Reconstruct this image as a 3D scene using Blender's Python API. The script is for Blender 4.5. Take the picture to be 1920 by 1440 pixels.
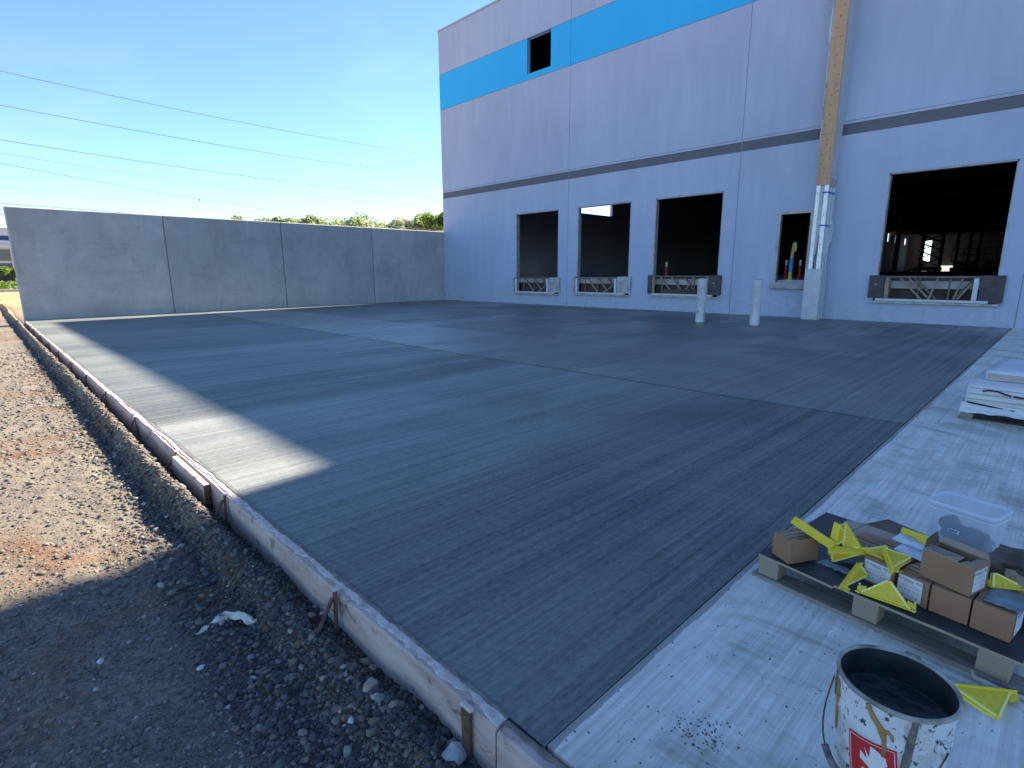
import bpy, bmesh, math, random
import numpy as np
from mathutils import Vector, Matrix, noise as mnoise

for o in list(bpy.data.objects): bpy.data.objects.remove(o, do_unlink=True)
SC = bpy.context.scene
COL = SC.collection
R = math.radians

# ------------------------------------------------------------------ camera
CAMF, PITCH, ROLL, YAW = 1014.8, .2054, -.0043, -.7974
CAM = np.array([23.224, -17.781, 1.40])
_fw = np.array([math.cos(PITCH)*math.sin(YAW), math.cos(PITCH)*math.cos(YAW), -math.sin(PITCH)])
_r0 = np.array([math.cos(YAW), -math.sin(YAW), 0.]); _u0 = np.cross(_r0, _fw)
_rt = math.cos(ROLL)*_r0 + math.sin(ROLL)*_u0
_up = -math.sin(ROLL)*_r0 + math.cos(ROLL)*_u0
cd = bpy.data.cameras.new('camera'); cam = bpy.data.objects.new('camera', cd); COL.objects.link(cam)
cd.sensor_width = 36; cd.lens = 36*CAMF/1920; cd.clip_start = .05; cd.clip_end = 6000
mw = Matrix.Identity(4)
for i in range(3):
    mw[i][0] = _rt[i]; mw[i][1] = _up[i]; mw[i][2] = -_fw[i]; mw[i][3] = CAM[i]
cam.matrix_world = mw
SC.camera = cam
# ------------------------------------------------------------------ light
SKY_SAT = 1.07
SUN_EL = R(38.2); SUN_TILT = math.atan(.112)          # sun stands behind the warehouse, 6 degrees to its west
sd = Vector((-math.sin(SUN_TILT)*math.cos(SUN_EL), math.cos(SUN_TILT)*math.cos(SUN_EL), math.sin(SUN_EL)))
w = bpy.data.worlds.new('World'); SC.world = w; w.use_nodes = True
nt = w.node_tree; nt.nodes.clear()
wo = nt.nodes.new('ShaderNodeOutputWorld'); bg = nt.nodes.new('ShaderNodeBackground')
sky = nt.nodes.new('ShaderNodeTexSky'); sky.sky_type = 'NISHITA'; sky.sun_disc = False
sky.sun_elevation = SUN_EL; sky.sun_rotation = -SUN_TILT
sky.air_density = .75; sky.dust_density = 0.; sky.ozone_density = 3.; sky.altitude = 100
bg.inputs[1].default_value = .088
hs = nt.nodes.new('ShaderNodeHueSaturation'); hs.inputs['Saturation'].default_value = SKY_SAT; hs.inputs['Hue'].default_value = .501   # the deep, clear blue of the photograph
nt.links.new(sky.outputs[0], hs.inputs['Color'])
# a few faint cirrus streaks over the whole sky
tcw = nt.nodes.new('ShaderNodeTexCoord'); mpw = nt.nodes.new('ShaderNodeMapping'); mpw.inputs['Scale'].default_value = (1.2, 3.2, 9.); mpw.inputs['Rotation'].default_value = (0, R(8), R(35))
nzw = nt.nodes.new('ShaderNodeTexNoise'); nzw.inputs['Scale'].default_value = 1.6; nzw.inputs['Detail'].default_value = 6; nzw.inputs['Distortion'].default_value = .5
rpw = nt.nodes.new('ShaderNodeValToRGB'); rpw.color_ramp.elements[0].position = .56; rpw.color_ramp.elements[1].position = .85
mxw = nt.nodes.new('ShaderNodeMix'); mxw.data_type = 'RGBA'; mxw.inputs[7].default_value = (4.6, 5.2, 5.8, 1)
mlw = nt.nodes.new('ShaderNodeMath'); mlw.operation = 'MULTIPLY'; mlw.inputs[1].default_value = .09
nt.links.new(tcw.outputs['Generated'], mpw.inputs[0]); nt.links.new(mpw.outputs[0], nzw.inputs['Vector']); nt.links.new(nzw.outputs['Fac'], rpw.inputs[0])
nt.links.new(rpw.outputs[0], mlw.inputs[0]); nt.links.new(mlw.outputs[0], mxw.inputs[0]); nt.links.new(hs.outputs[0], mxw.inputs[6])
nt.links.new(mxw.outputs[2], bg.inputs[0]); nt.links.new(bg.outputs[0], wo.inputs[0])
sl = bpy.data.lights.new('sun', 'SUN'); sl.energy = 4.7; sl.angle = R(.6); sl.color = (1.0, .89, .73)
sun = bpy.data.objects.new('sun', sl); COL.objects.link(sun)
sun.rotation_euler = sd.to_track_quat('Z', 'Y').to_euler(); sun.location = (0, 30, 40)
vs = SC.view_settings; vs.view_transform = 'Standard'; vs.look = 'None'; vs.gamma = 1; vs.use_curve_mapping = False
vs.exposure = 1.80
SC.cycles.max_bounces = 8
SC.cycles.diffuse_bounces = 4

# ------------------------------------------------------------------ pixel -> direction (positions come from what a thing stands on)
def ray(u, v): return _fw*CAMF + _rt*(u-960) - _up*(v-720)
def G(u, v, z=0.): d = ray(u, v); return Vector(CAM + d*(z-CAM[2])/d[2])
def F(u, v, y=0.): d = ray(u, v); return Vector(CAM + d*(y-CAM[1])/d[1])
def WX(u, v, x=0.): d = ray(u, v); return Vector(CAM + d*(x-CAM[0])/d[0])

# ------------------------------------------------------------------ object helpers
def setp(o, label=None, cat=None, group=None, kind=None):
    if label: o['label'] = label
    if cat: o['category'] = cat
    if group: o['group'] = group
    if kind: o['kind'] = kind
    return o
def empty(name, loc=(0, 0, 0), rz=0., **k):
    o = bpy.data.objects.new(name, None); COL.objects.link(o)
    o.location = loc; o.rotation_euler = (0, 0, rz); o.empty_display_size = .1
    return setp(o, **k)
class MB:
    """collects geometry; build() links it as one mesh object"""
    def __init__(s): s.v = []; s.f = []; s.mi = []
    def add(s, vs, fs, m=0):
        b = len(s.v); s.v += [tuple(p) for p in vs]
        s.f += [tuple(i+b for i in f) for f in fs]; s.mi += [m]*len(fs); return s
    def box(s, x0, x1, y0, y1, z0, z1, m=0):
        vs = [(x, y, z) for z in (z0, z1) for y in (y0, y1) for x in (x0, x1)]
        return s.add(vs, [(0, 2, 3, 1), (4, 5, 7, 6), (0, 1, 5, 4), (2, 6, 7, 3), (0, 4, 6, 2), (1, 3, 7, 5)], m)
    def bbox(s, x0, x1, y0, y1, z0, z1, b=.004, m=0, mat4=None):
        """bevelled box"""
        bm = bmesh.new(); bmesh.ops.create_cube(bm, size=1)
        for q in bm.verts: q.co = Vector(((x0+x1)/2+q.co.x*(x1-x0), (y0+y1)/2+q.co.y*(y1-y0), (z0+z1)/2+q.co.z*(z1-z0)))
        bmesh.ops.bevel(bm, geom=bm.edges[:], offset=b, segments=1, affect='EDGES')
        return s.frombm(bm, m, mat4)
    def frombm(s, bm, m=0, mat4=None):
        bm.verts.index_update()
        vs = [(mat4 @ q.co) if mat4 else q.co.copy() for q in bm.verts]
        fs = [[q.index for q in f.verts] for f in bm.faces]
        bm.free(); return s.add(vs, fs, m)
    def bar(s, a, b, wd, th, m=0, up=(0, 0, 1)):
        a, b = Vector(a), Vector(b); d = (b-a).normalized(); u = Vector(up)
        sx = d.cross(u)
        if sx.length < 1e-4: sx = d.cross(Vector((0, 1, 0)))
        sx.normalize(); sy = sx.cross(d).normalized()
        vs = [p+sx*(i*wd/2)+sy*(j*th/2) for p in (a, b) for (i, j) in ((-1, -1), (1, -1), (1, 1), (-1, 1))]
        return s.add(vs, [(0, 1, 2, 3), (7, 6, 5, 4), (0, 4, 5, 1), (1, 5, 6, 2), (2, 6, 7, 3), (3, 7, 4, 0)], m)
    def tube(s, pts, r, n=8, m=0, cap=True):
        pts = [Vector(p) for p in pts]; N = len(pts); rs = r if hasattr(r, '__len__') else [r]*N
        ref = None; vs = []
        for i, p in enumerate(pts):
            t = (pts[min(i+1, N-1)]-pts[max(i-1, 0)]).normalized()
            if ref is None: ref = t.cross(Vector((0, 0, 1)) if abs(t.z) < .9 else Vector((1, 0, 0))).normalized()
            ref = (ref-t*ref.dot(t)).normalized(); b = t.cross(ref)
            for k in range(n):
                a = 2*math.pi*k/n; vs.append(p+(ref*math.cos(a)+b*math.sin(a))*rs[i])
        fs = [(i*n+k, i*n+(k+1) % n, (i+1)*n+(k+1) % n, (i+1)*n+k) for i in range(N-1) for k in range(n)]
        if cap: fs += [tuple(range(n-1, -1, -1)), tuple(range((N-1)*n, N*n))]
        return s.add(vs, fs, m)
    def lathe(s, prof, n=32, m=0, c=(0, 0, 0)):
        vs = [(c[0]+r*math.cos(2*math.pi*k/n), c[1]+r*math.sin(2*math.pi*k/n), c[2]+z) for r, z in prof for k in range(n)]
        fs = [(i*n+k, i*n+(k+1) % n, (i+1)*n+(k+1) % n, (i+1)*n+k) for i in range(len(prof)-1) for k in range(n)]
        return s.add(vs, fs, m)
    def grid(s, nx, ny, fn, m=0):
        vs = [fn(i, j) for j in range(ny) for i in range(nx)]
        return s.add(vs, [(j*nx+i, j*nx+i+1, (j+1)*nx+i+1, (j+1)*nx+i) for j in range(ny-1) for i in range(nx-1)], m)
    def build(s, name, mats, parent=None, smooth=False, **k):
        me = bpy.data.meshes.new(name); me.from_pydata(s.v, [], s.f)
        for q in (mats if isinstance(mats, (list, tuple)) else [mats]): me.materials.append(q)
        if any(s.mi): me.polygons.foreach_set('material_index', s.mi)
        if smooth: me.polygons.foreach_set('use_smooth', [True]*len(me.polygons))
        me.update(); o = bpy.data.objects.new(name, me); COL.objects.link(o)
        if parent: o.parent = parent
        return setp(o, **k)
def solid(o, th, off=-1):
    md = o.modifiers.new('solidify', 'SOLIDIFY'); md.thickness = th; md.offset = off; return o
def copy_tree(o, parent=None, **k):
    c = o.copy(); COL.objects.link(c)
    if parent: c.parent = parent
    for ch in o.children: copy_tree(ch, c)
    return setp(c, **k)
rnd = random.Random(7)
def nz(x, y=0., z=0., s=1.): return mnoise.noise((x*s, y*s, z*s))

# ------------------------------------------------------------------ materials
def newmat(name):
    m = bpy.data.materials.new(name); m.use_nodes = True; t = m.node_tree
    return m, t, t.nodes['Principled BSDF']
def nd(t, typ, **k):
    n = t.nodes.new(typ)
    for a, b in k.items():
        if a.startswith('i_'):
            key = a[2:]; key = int(key) if key.isdigit() else key
            n.inputs[key].default_value = b
        else: setattr(n, a, b)
    return n
def coord(t, scale=(1, 1, 1), rot=(0, 0, 0), kind='Object', loc=(0, 0, 0)):
    if kind == 'Position': src = nd(t, 'ShaderNodeNewGeometry').outputs['Position']
    else: src = nd(t, 'ShaderNodeTexCoord').outputs[kind]
    mp = nd(t, 'ShaderNodeMapping'); mp.inputs['Scale'].default_value = scale; mp.inputs['Rotation'].default_value = rot
    mp.inputs['Location'].default_value = loc
    t.links.new(src, mp.inputs[0]); return mp.outputs[0]
def noise(t, vec, scale, detail=5, rough=.55, dist=0.):
    n = nd(t, 'ShaderNodeTexNoise'); n.inputs['Scale'].default_value = scale; n.inputs['Detail'].default_value = detail
    n.inputs['Roughness'].default_value = rough; n.inputs['Distortion'].default_value = dist
    t.links.new(vec, n.inputs['Vector']); return n.outputs['Fac']
def ramp(t, fac, p0, p1, c0=(0, 0, 0, 1), c1=(1, 1, 1, 1), extra=()):
    n = nd(t, 'ShaderNodeValToRGB'); e = n.color_ramp.elements
    e[0].position = p0; e[0].color = c0 if len(c0) == 4 else (*c0, 1)
    e[1].position = p1; e[1].color = c1 if len(c1) == 4 else (*c1, 1)
    for p, c in extra:
        q = e.new(p); q.color = c if len(c) == 4 else (*c, 1)
    t.links.new(fac, n.inputs[0]); return n.outputs[0]
def mix(t, fac, a, b, typ='MIX'):
    n = nd(t, 'ShaderNodeMix', data_type='RGBA', blend_type=typ)
    for sock, val in ((n.inputs[0], fac), (n.inputs[6], a), (n.inputs[7], b)):
        if hasattr(val, 'is_output') or isinstance(val, bpy.types.NodeSocket): t.links.new(val, sock)
        elif isinstance(val, (int, float)): sock.default_value = val
        else: sock.default_value = val if len(val) == 4 else (*val, 1)
    return n.outputs[2]
def math_(t, op, a, b=None, c=None):
    n = nd(t, 'ShaderNodeMath', operation=op)
    for i, val in enumerate((a, b, c)):
        if val is None: continue
        if isinstance(val, bpy.types.NodeSocket): t.links.new(val, n.inputs[i])
        else: n.inputs[i].default_value = val
    return n.outputs[0]
def bump(t, bs, h, strength=.3, dist=.01, normal=None):
    n = nd(t, 'ShaderNodeBump'); n.inputs['Strength'].default_value = strength; n.inputs['Distance'].default_value = dist
    t.links.new(h, n.inputs['Height'])
    if normal is not None: t.links.new(normal, n.inputs['Normal'])
    t.links.new(n.outputs[0], bs.inputs['Normal']); return n.outputs[0]
def simple(name, c, c2=None, scale=6., rough=.7, metal=0., spec=.4, bmp=0., bscale=60., stretch=(1, 1, 1), rot=(0, 0, 0), kind='Object', lo=.35, hi=.65, bd=.004, detail=6):
    m, t, bs = newmat(name)
    bs.inputs['Roughness'].default_value = rough; bs.inputs['Metallic'].default_value = metal; bs.inputs['Specular IOR Level'].default_value = spec
    if c2 is None: bs.inputs['Base Color'].default_value = (*c, 1)
    else:
        v = coord(t, stretch, rot, kind)
        t.links.new(ramp(t, noise(t, v, scale, detail), lo, hi, c, c2), bs.inputs['Base Color'])
    if bmp:
        v2 = coord(t, stretch, rot, kind); bump(t, bs, noise(t, v2, bscale, 4), bmp, bd)
    return m
# ================================================================== setting
SLX, SLW, JY = 22.31, 16.755, 11.813          # slab: X 0..SLX, Y -SLW..0 ; pour joint at Y = -JY
def zs(x): return -.0031*(SLX-x)              # the slab drains gently towards the retaining wall
def smooth(a, b, x):
    q = min(1, max(0, (x-a)/(b-a))); return q*q*(3-2*q)
# ---- materials of the setting
def slab_material():
    m, t, bs = newmat('fresh_broomed_concrete')
    P = lambda sc, loc=(0, 0, 0): coord(t, sc, kind='Position', loc=loc)
    fine = noise(t, P((52, .55, 1)), 1., 5, .8)              # broom lines run along Y
    med = noise(t, P((7, .22, 1)), 1., 4, .65)
    wide = noise(t, P((.8, .09, 1), (3.1, 1.7, 0)), 1., 2, .5)
    blot = noise(t, P((.5, .42, 1)), 1., 6, .62, .5)
    grain = noise(t, P((85, 48, 85)), 1., 6, .9)
    # broom passes: steps of tone every couple of metres
    sx = nd(t, 'ShaderNodeSeparateXYZ'); t.links.new(nd(t, 'ShaderNodeNewGeometry').outputs['Position'], sx.inputs[0])
    wob = math_(t, 'MULTIPLY', noise(t, P((.25, .9, 1)), 1., 3), .28)
    px = math_(t, 'FLOOR', math_(t, 'MULTIPLY', math_(t, 'ADD', sx.outputs[0], wob), .43))
    py = math_(t, 'GREATER_THAN', sx.outputs[1], -JY)
    cmb = nd(t, 'ShaderNodeCombineXYZ'); t.links.new(px, cmb.inputs[0]); t.links.new(py, cmb.inputs[1])
    wn = nd(t, 'ShaderNodeTexWhiteNoise', noise_dimensions='2D'); t.links.new(cmb.outputs[0], wn.inputs['Vector'])
    line1 = noise(t, P((13, .10, 1)), 1., 4, .6); line2 = noise(t, P((36, .22, 1)), 1., 4, .7); speck = noise(t, P((34, 20, 1)), 1., 6, .8)
    tone = math_(t, 'MULTIPLY', line1, .36)
    for v_, k_ in ((line2, .44), (fine, .30), (speck, .66), (wide, .18), (blot, .42), (wn.outputs[0], .06)): tone = math_(t, 'ADD', tone, math_(t, 'MULTIPLY', v_, k_))
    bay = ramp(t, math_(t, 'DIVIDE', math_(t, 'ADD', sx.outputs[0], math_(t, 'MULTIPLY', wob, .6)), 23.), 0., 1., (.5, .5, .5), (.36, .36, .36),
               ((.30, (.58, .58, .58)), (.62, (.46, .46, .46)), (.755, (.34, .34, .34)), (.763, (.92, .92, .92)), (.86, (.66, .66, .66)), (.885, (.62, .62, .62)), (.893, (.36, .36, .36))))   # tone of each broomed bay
    sheen_band = math_(t, 'MULTIPLY', math_(t, 'LESS_THAN', sx.outputs[1], -9.15), ramp(t, math_(t, 'DIVIDE', sx.outputs[0], 23.), .45, .75, (1, 1, 1), (.2, .2, .2)))
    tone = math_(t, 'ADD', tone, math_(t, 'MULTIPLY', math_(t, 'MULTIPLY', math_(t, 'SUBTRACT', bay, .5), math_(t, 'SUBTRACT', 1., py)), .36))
    tone = math_(t, 'ADD', tone, math_(t, 'MULTIPLY', math_(t, 'MULTIPLY', sheen_band, py), .15))  # pale sky sheen of the back pour put into the colour
    c = ramp(t, math_(t, 'DIVIDE', math_(t, 'SUBTRACT', tone, .95), .50), 0., 1., (.031, .042, .043), (.285, .300, .280))
    # a re-troweled rectangle that dried darker, near the old pavement
    def rect(x0, x1, y0, y1, s_=.06):
        e = None
        for o_, lo_, hi_ in ((sx.outputs[0], x0, x1), (sx.outputs[1], y0, y1)):
            w_ = math_(t, 'ADD', o_, math_(t, 'MULTIPLY', math_(t, 'SUBTRACT', noise(t, P((4, 4, 1)), 1., 4, .7), .5), .34))
            q_ = math_(t, 'SUBTRACT', math_(t, 'ABSOLUTE', math_(t, 'SUBTRACT', w_, (lo_+hi_)/2)), (hi_-lo_)/2)
            e = q_ if e is None else math_(t, 'MAXIMUM', e, q_)
        return ramp(t, e, -s_, s_, (1, 1, 1), (0, 0, 0))
    c = mix(t, math_(t, 'MULTIPLY', rect(21.82, 22.4, -14.5, -13.35), .24), c, (.07, .075, .075))
    c = mix(t, math_(t, 'MULTIPLY', rect(21.98, 22.4, -14.25, -13.5), .10), c, (.23, .24, .235))
    jl = math_(t, 'ADD', math_(t, 'ABSOLUTE', math_(t, 'ADD', sx.outputs[1], JY)), math_(t, 'MULTIPLY', noise(t, P((5, 9, 1)), 1., 5, .7), -.03))
    c = mix(t, ramp(t, jl, .0, .012, (.42, .42, .42), (0, 0, 0)), c, (.03, .036, .037))       # wet, dark paste squeezed along the pour joint
    pit = ramp(t, noise(t, P((60, 36, 1)), 1., 3, .6), .66, .72)
    c = mix(t, math_(t, 'MULTIPLY', pit, .6), c, (.04, .042, .044))
    t.links.new(c, bs.inputs['Base Color'])
    ro = ramp(t, math_(t, 'ADD', math_(t, 'MULTIPLY', wide, .6), math_(t, 'MULTIPLY', med, .4)), .38, .62, (.36, .36, .36), (.72, .72, .72))
    ro = math_(t, 'SUBTRACT', ro, math_(t, 'MULTIPLY', math_(t, 'MULTIPLY', py, math_(t, 'ADD', ramp(t, blot, .42, .6), math_(t, 'MULTIPLY', sheen_band, 1.0))), .13))          # damper back pour
    t.links.new(ro, bs.inputs['Roughness']); bs.inputs['Specular IOR Level'].default_value = .5
    h = math_(t, 'ADD', math_(t, 'MULTIPLY', fine, 1.), math_(t, 'MULTIPLY', noise(t, P((180, 120, 1)), 1., 3, .7), .6))
    bump(t, bs, h, .8, .005)
    return m
def apron_material():
    m, t, bs = newmat('old_broomed_concrete')
    P = lambda sc, loc=(0, 0, 0): coord(t, sc, kind='Position', loc=loc)
    fine = noise(t, P((46, .5, 1)), 1., 6, .8)
    med = noise(t, P((11, 2.5, 1)), 1., 5, .7)
    cross = noise(t, P((2.0, 30, 1)), 1., 3, .6)
    blot = noise(t, P((1.1, 1.1, 1)), 1., 6, .6, .3)
    tone = math_(t, 'ADD', math_(t, 'MULTIPLY', fine, .55), math_(t, 'MULTIPLY', med, .28))
    tone = math_(t, 'ADD', tone, math_(t, 'MULTIPLY', cross, .12))
    c = ramp(t, tone, .36, .60, (.52, .49, .43), (.88, .85, .78))
    dirt = math_(t, 'MULTIPLY', ramp(t, noise(t, P((1.5, 1.9, 1), (.35, .1, 0)), 1., 7, .68, .5), .50, .66), ramp(t, cross, .3, .6))
    c = mix(t, math_(t, 'MULTIPLY', dirt, .8), c, (.22, .18, .125))
    c = mix(t, math_(t, 'MULTIPLY', ramp(t, blot, .5, .72), .35), c, (.33, .30, .25))
    spk = ramp(t, noise(t, P((60, 34, 1)), 1., 3, .65), .655, .70)
    c = mix(t, math_(t, 'MULTIPLY', spk, .7), c, (.10, .09, .08))
    # cement paste the new pour left along the joint
    sx = nd(t, 'ShaderNodeSeparateXYZ'); t.links.new(nd(t, 'ShaderNodeNewGeometry').outputs['Position'], sx.inputs[0])
    edge = math_(t, 'ADD', math_(t, 'SUBTRACT', sx.outputs[0], SLX), math_(t, 'MULTIPLY', noise(t, P((6, 2.2, 1)), 1., 5, .7), -.055))
    c = mix(t, ramp(t, edge, -.02, .0, (.75, .75, .75), (0, 0, 0)), c, (.20, .195, .175))
    t.links.new(c, bs.inputs['Base Color']); bs.inputs['Roughness'].default_value = .8
    h = math_(t, 'ADD', fine, math_(t, 'MULTIPLY', cross, .4)); bump(t, bs, h, .5, .004)
    return m
STAINS = [(*G(u, v, -.2)[:2], rx, ry) for u, v, rx, ry in ((395, 1110, .20, .10), (440, 1080, .16, .07), (515, 1285, .12, .05), (730, 1330, .10, .06), (820, 1390, .09, .05))]
def ground_material():
    m, t, bs = newmat('gravelly_dirt')
    P = lambda sc, loc=(0, 0, 0): coord(t, sc, kind='Position', loc=loc)
    g = noise(t, P((44, 44, 44)), 1., 7, .82)
    big = noise(t, P((1.3, 1.3, 1.3)), 1., 6, .62, .4)
    red = noise(t, P((.95, .95, .95), (5.2, .6, 0)), 1., 5, .6, .6)
    sx = nd(t, 'ShaderNodeSeparateXYZ'); t.links.new(nd(t, 'ShaderNodeNewGeometry').outputs['Position'], sx.inputs[0])
    c = mix(t, ramp(t, g, .32, .66), (.075, .066, .056), (.29, .248, .195))
    c = mix(t, ramp(t, big, .45, .66), c, mix(t, ramp(t, g, .32, .66), (.115, .10, .082), (.36, .305, .235)))
    # dark crushed stone spilled along the form boards, in tongues, plus painted shade on the ridge slope
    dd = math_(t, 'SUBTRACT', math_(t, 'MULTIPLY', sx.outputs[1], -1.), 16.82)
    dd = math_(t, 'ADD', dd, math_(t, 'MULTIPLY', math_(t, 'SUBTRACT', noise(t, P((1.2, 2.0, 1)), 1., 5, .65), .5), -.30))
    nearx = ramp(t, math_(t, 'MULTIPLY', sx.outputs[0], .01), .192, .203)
    band = math_(t, 'MULTIPLY', ramp(t, dd, .30, .42, (.9, .9, .9), (0, 0, 0)), ramp(t, dd, .19, .25))  # on the sunlit stretch only the slope darkens, its shade put into colour
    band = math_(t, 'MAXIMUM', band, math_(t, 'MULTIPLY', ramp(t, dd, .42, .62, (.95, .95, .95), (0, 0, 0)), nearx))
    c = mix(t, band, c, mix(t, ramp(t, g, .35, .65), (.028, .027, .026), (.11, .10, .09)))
    c = mix(t, math_(t, 'MULTIPLY', ramp(t, red, .54, .68), .85), c, mix(t, ramp(t, g, .3, .7), (.085, .038, .018), (.29, .145, .07)))
    for (ux, uy, rx, ry) in STAINS:                                    # smears of brown soil
        ex = math_(t, 'DIVIDE', math_(t, 'SUBTRACT', sx.outputs[0], ux), rx); ey = math_(t, 'DIVIDE', math_(t, 'SUBTRACT', sx.outputs[1], uy), ry)
        rr = math_(t, 'SQRT', math_(t, 'ADD', math_(t, 'MULTIPLY', ex, ex), math_(t, 'MULTIPLY', ey, ey)))
        rr = math_(t, 'ADD', rr, math_(t, 'MULTIPLY', math_(t, 'SUBTRACT', noise(t, P((9, 9, 9)), 1., 5, .7), .5), 1.6))
        c = mix(t, ramp(t, rr, .6, 1.1, (.9, .9, .9), (0, 0, 0)), c, mix(t, ramp(t, g, .3, .7), (.055, .032, .018), (.17, .10, .055)))
    far = ramp(t, math_(t, 'MULTIPLY', sx.outputs[0], -.01), .02, .12)          # bare orange clay west of the retaining wall
    c = mix(t, far, c, mix(t, ramp(t, noise(t, P((.5, .8, 1)), 1., 7, .7), .35, .62), (.48, .20, .075), (.55, .37, .22)))
    t.links.new(c, bs.inputs['Base Color']); bs.inputs['Roughness'].default_value = .95; bs.inputs['Specular IOR Level'].default_value = .2
    h = math_(t, 'ADD', noise(t, P((60, 60, 60)), 1., 5, .7), math_(t, 'MULTIPLY', noise(t, P((14, 14, 14)), 1., 4, .6), 1.3))
    bump(t, bs, h, .8, .012)
    return m
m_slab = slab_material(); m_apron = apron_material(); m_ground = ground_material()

# ---- ground sheet: fine near the form boards, coarse to the horizon
def ground_z(x, y):
    d = -SLW-.066-y                                     # distance out from the face of the form boards
    base = -.215 + .012*nz(x, y, 0, 1.1) + .02*nz(x, y, 3, .35)
    if x < 0: base += (-x)*.0006
    if -.1 < d < 6:
        fade = 1-smooth(.9, 2.5, d)
        wob = .05*nz(x*.9, 1.3, 0)+.03*nz(x*2.7, 9., 0)
        crest = .135*math.exp(-(abs(d-.15-.4*wob)/.07)**2.4)*(1+.22*nz(x*1.7, 4., 1))*(.30+.70*smooth(20.9, 19.3, x))
        trench = .035*math.exp(-((d-.02)/.05)**2)
        rut = -.03*math.exp(-((d-.62-.1*nz(x*.6, 7, 2))/.16)**2)*smooth(17.5, 20.5, x)
        near = smooth(.3, 0, d)*(.02+smooth(19.0, 20.2, x)*(.03+.05*max(0, nz(x*3.1, 8, 2)+.2)))
        base += fade*(crest-trench+rut+near)
        base += fade*(.014*nz(x, y, 1, 7)+.009*nz(x, y, 5, 17))
    if x < -4:
        a = smooth(-4, -14, x)
        base += a*(.55*max(0, nz(x, y, 2, .11)+.15)+.12*nz(x, y, 7, .5))*(1-smooth(-34, -40, x))
    return base
def axis(*segs):
    out = []
    for a, b, s in segs:
        n = max(1, int(round((b-a)/s))); out += [a+(b-a)*i/n for i in range(n)]
    out.append(segs[-1][1]); return out
gx = axis((-900, -200, 70), (-200, -60, 9), (-60, -6, 1.1), (-6, 8, .22), (8, 15, .06), (15, 18.5, .032), (18.5, 23.6, .02), (23.6, 30, .4), (30, 120, 10), (120, 900, 90))
gy = axis((-900, -150, 90), (-150, -40, 8), (-40, -21, .8), (-21, -18.9, .15), (-18.9, -17.6, .035), (-17.6, -17.2, .016), (-17.2, -16.78, .011), (-16.78, -16.0, .2), (-16, 30, 3), (30, 150, 12), (150, 900, 90))
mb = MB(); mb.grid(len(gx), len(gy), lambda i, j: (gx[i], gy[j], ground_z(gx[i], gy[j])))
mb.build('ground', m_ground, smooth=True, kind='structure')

# ---- slab, in pours, each a sheet with slightly ragged edges
pave = empty('new_pavement', kind='structure')
def pour(x0, x1, y0, y1, rag=.006, dz=0.):
    nx = int((x1-x0)/.06); ny = max(2, int((y1-y0)/1.2)); mb = MB()
    ys = [y0, y0+.02]+[y0+(y1-y0)*j/ny for j in range(1, ny)]+[y1-.02, y1]
    xs = [x0+(x1-x0)*i/nx for i in range(nx+1)]
    def fn(i, j):
        x, y = xs[i], ys[j]
        if j == 0: y += rag*nz(x*3, y0, 1)+rag*.7*nz(x*14, y0, 2)
        if j == len(ys)-1: y += rag*nz(x*3, y1, 5)+rag*.7*nz(x*14, y1, 6)
        if i == nx: x += .012*nz(y*1.7, 3, 2)
        return (x, y, zs(x)+dz+.0025*nz(x, y, 0, .8)-(.004 if j in (0, len(ys)-1) else 0))
    mb.grid(nx+1, len(ys), fn)
    b = len(mb.v); nX = nx+1; nY = len(ys)
    # skirt
    ring = [i for i in range(nX)]+[j*nX+nX-1 for j in range(1, nY)]+[(nY-1)*nX+i for i in range(nX-2, -1, -1)]+[j*nX for j in range(nY-2, 0, -1)]
    top = [mb.v[i] for i in ring]; n = len(ring)
    mb.add(top+[(p[0], p[1], -.19) for p in top], [(k, k+n, (k+1) % n+n, (k+1) % n) for k in range(n)])
    return mb.build('slab_panel', m_slab, pave)
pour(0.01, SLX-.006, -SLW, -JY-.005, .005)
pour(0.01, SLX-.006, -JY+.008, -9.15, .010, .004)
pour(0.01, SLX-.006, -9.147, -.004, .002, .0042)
# ---- old apron
apron = empty('old_pavement', kind='structure')
ys_ap = [-SLW, -12.40, -7.6, 0.]
for k in range(3):
    for x0, x1 in ((SLX+.002, 27.4), (27.408, 44)):
        MB().bbox(x0, x1, ys_ap[k]+.004, ys_ap[k+1]-.004, -.2, .006, .004).build('slab_panel', m_apron, apron)
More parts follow.
